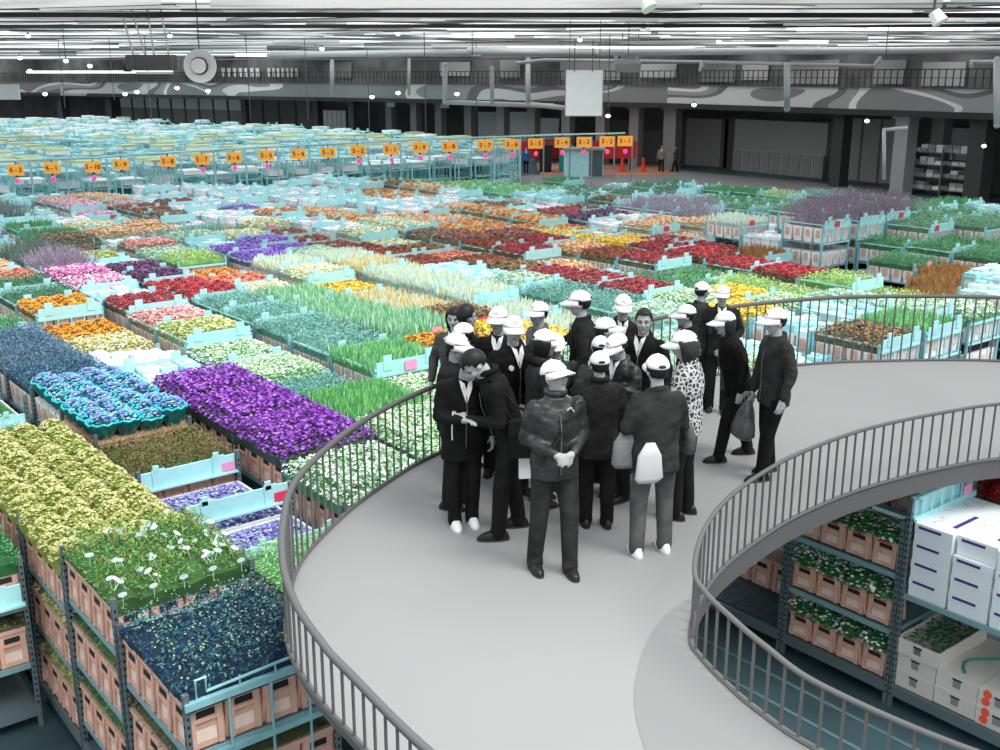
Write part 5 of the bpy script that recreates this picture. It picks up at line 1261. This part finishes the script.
# badge
T=P[8][0]; b=MB(); b.tube([(.09,.135,1.28),(.09,.155,1.28)],.024,14); b.build('badge',gm(.8),T)
# strap of the front man
T=P[13][0]; b=MB(); b.tube([(-.13,.08,1.43),(-.09,.155,1.33),(0,.175,1.2),(.1,.17,1.05),(.17,.12,.95)],.011,6); b.build('shoulder_strap',gm(.012),T)
b=MB(); b.tube([(-.1,.155,1.36),(-.07,.17,1.40),(-.04,.165,1.38)],.006,6); b.build('buckle',gm(.5),T)
# bags under the arms of the back view figure
T=P[20][0]
b=MB(); b.loft([((-.22,.05,.78),.11,.035,None),((-.21,.05,.82),.15,.05,None),((-.2,.06,1.0),.14,.05,None),((-.17,.06,1.12),.08,.03,None)],n=20); item('cloth_bag',b,cloth(.35,.1),T,'pale rounded bag under the left arm of the back view figure','bag',True)
b=MB(); b.loft([((-.13,-.2,.73),.085,.02,None),((-.12,-.2,.77),.12,.03,None),((-.12,-.195,.96),.1,.03,None),((-.11,-.18,1.06),.04,.02,None)],n=20); item('paper_bag',b,gm(.5),T,'light grey bag hanging against the grey jacket back','bag',True)
b=MB(); b.loft([((.34,.14,.84),.05,.08,None),((.34,.14,.98),.06,.1,None),((.33,.16,1.06),.05,.09,None)],n=16); item('folded_bag',b,cloth(.16,.2),T,'grey folded bag held at the right of the back view figure','bag',True)
b=MB(); b.box((.3,.3,1.0),(.22,.16,.02),rz=.4); b.box((.3,.3,1.02),(.2,.15,.012),rz=.3); item('paper_sheets',b,gm(.7),T,'white paper sheets beside the grey folded bag','paper')
# plastic bag of the rightmost man
T=P[26][0]; A=P[26][3][1]; w=A[2]; b=MB(); c=w+Vector((.02,.02,-.03))
rings=[(c+Vector((0,.0,-.03)),.02,.02,None),(c+Vector((0,.01,-.1)),.05,.04,None),(c+Vector((0,.03,-.2)),.1,.08,None),(c+Vector((0,.05,-.33)),.15,.1,None),(c+Vector((0,.06,-.42)),.16,.1,None),(c+Vector((0,.05,-.46)),.12,.07,None)]
b.loft(rings,n=22); me=b.mesh('plastic_bag',[mat('grey_plastic',G(.1),.3,var=.4,scale=9,bump=.6)],True)
for v in me.vertices: v.co+=Vector((1,1,0))*noise.noise(v.co*25)*.012
o=link('plastic_bag',me,None,T.location.copy(),T.rotation_euler[2],'full grey plastic carrier bag held by the rightmost man','bag'); o.scale=T.scale
b=MB(); b.ell(w+Vector((.0,.06,-.02)),(.025,.05,.03),0,10,6); b.build('knotted_handle',gm(.2),o,smooth=True)
# workers and visitors on the hall floor
def hall_person(px,py,h,face,label,jac,pan,cap=False,sk=None,**k):
    global DZ
    x,y=un(px,py,0); d=DZ; DZ=0
    T=person(0,0,h,face,label,.05,.03,cap=cap,xy=(x,y),vox=.03,jm=jac,**k)[0]; DZ=d; return T
mBlueJ=mat('blue_jacket',(.02,.12,.3),.7); mRedJ=mat('dark_jacket',(.04,.06,.12),.7)
hall_person(526,173,1.8,180,'worker in a blue jacket standing below the orange signs',mBlueJ,None)
hall_person(661,172,1.9,170,'distant visitor in pale top and dark trousers walking, left of two by the dark wall',gm(.2),None,stance=((-.12,.15),(.1,-.12)))
hall_person(675,172,1.9,90,'distant visitor in dark clothes, right of two by the dark wall',gm(.03),None,stance=((-.1,.2),(.1,-.18)))
hall_person(6,188+8,2.3,180,'worker in a dark blue jacket at the far left edge below the first sign',mRedJ,None)
# ------------------------------------------------------------------ light
w=bpy.data.worlds.new('world'); bpy.context.scene.world=w; w.use_nodes=True
bg=w.node_tree.nodes['Background']; bg.inputs[0].default_value=(.93,.97,1,1); bg.inputs[1].default_value=1.25
s=bpy.data.lights.new('sun','SUN'); s.energy=2.6; s.angle=math.radians(25); s.color=(1,.98,.95)
so_=bpy.data.objects.new('sun',s); C.objects.link(so_)
so_.rotation_euler=Vector((-.75,.5,-1.3)).to_track_quat('-Z','Y').to_euler()
vs_=bpy.context.scene.view_settings; vs_.view_transform='Standard'; vs_.exposure=0

for (x,y,z,tx,ty,e,ang) in ((.6,4.6,8.9,.1,5.6,1100,75),):
    l=bpy.data.lights.new('deck_fill_spot','SPOT'); l.energy=e; l.spot_size=math.radians(ang); l.spot_blend=1; l.shadow_soft_size=.9  # added lamp that brightens the near part of the deck
    o=bpy.data.objects.new('deck_fill_spot',l); C.objects.link(o); o.location=(x,y,z); o.rotation_euler=Vector((tx-x,ty-y,DZ-z)).to_track_quat('-Z','Y').to_euler()

for o in bpy.data.objects:
    l=o.get('label')
    if l and len(l.split())>16: o['label']=' '.join(l.split()[:16]).rstrip(','); print('LONG',l)
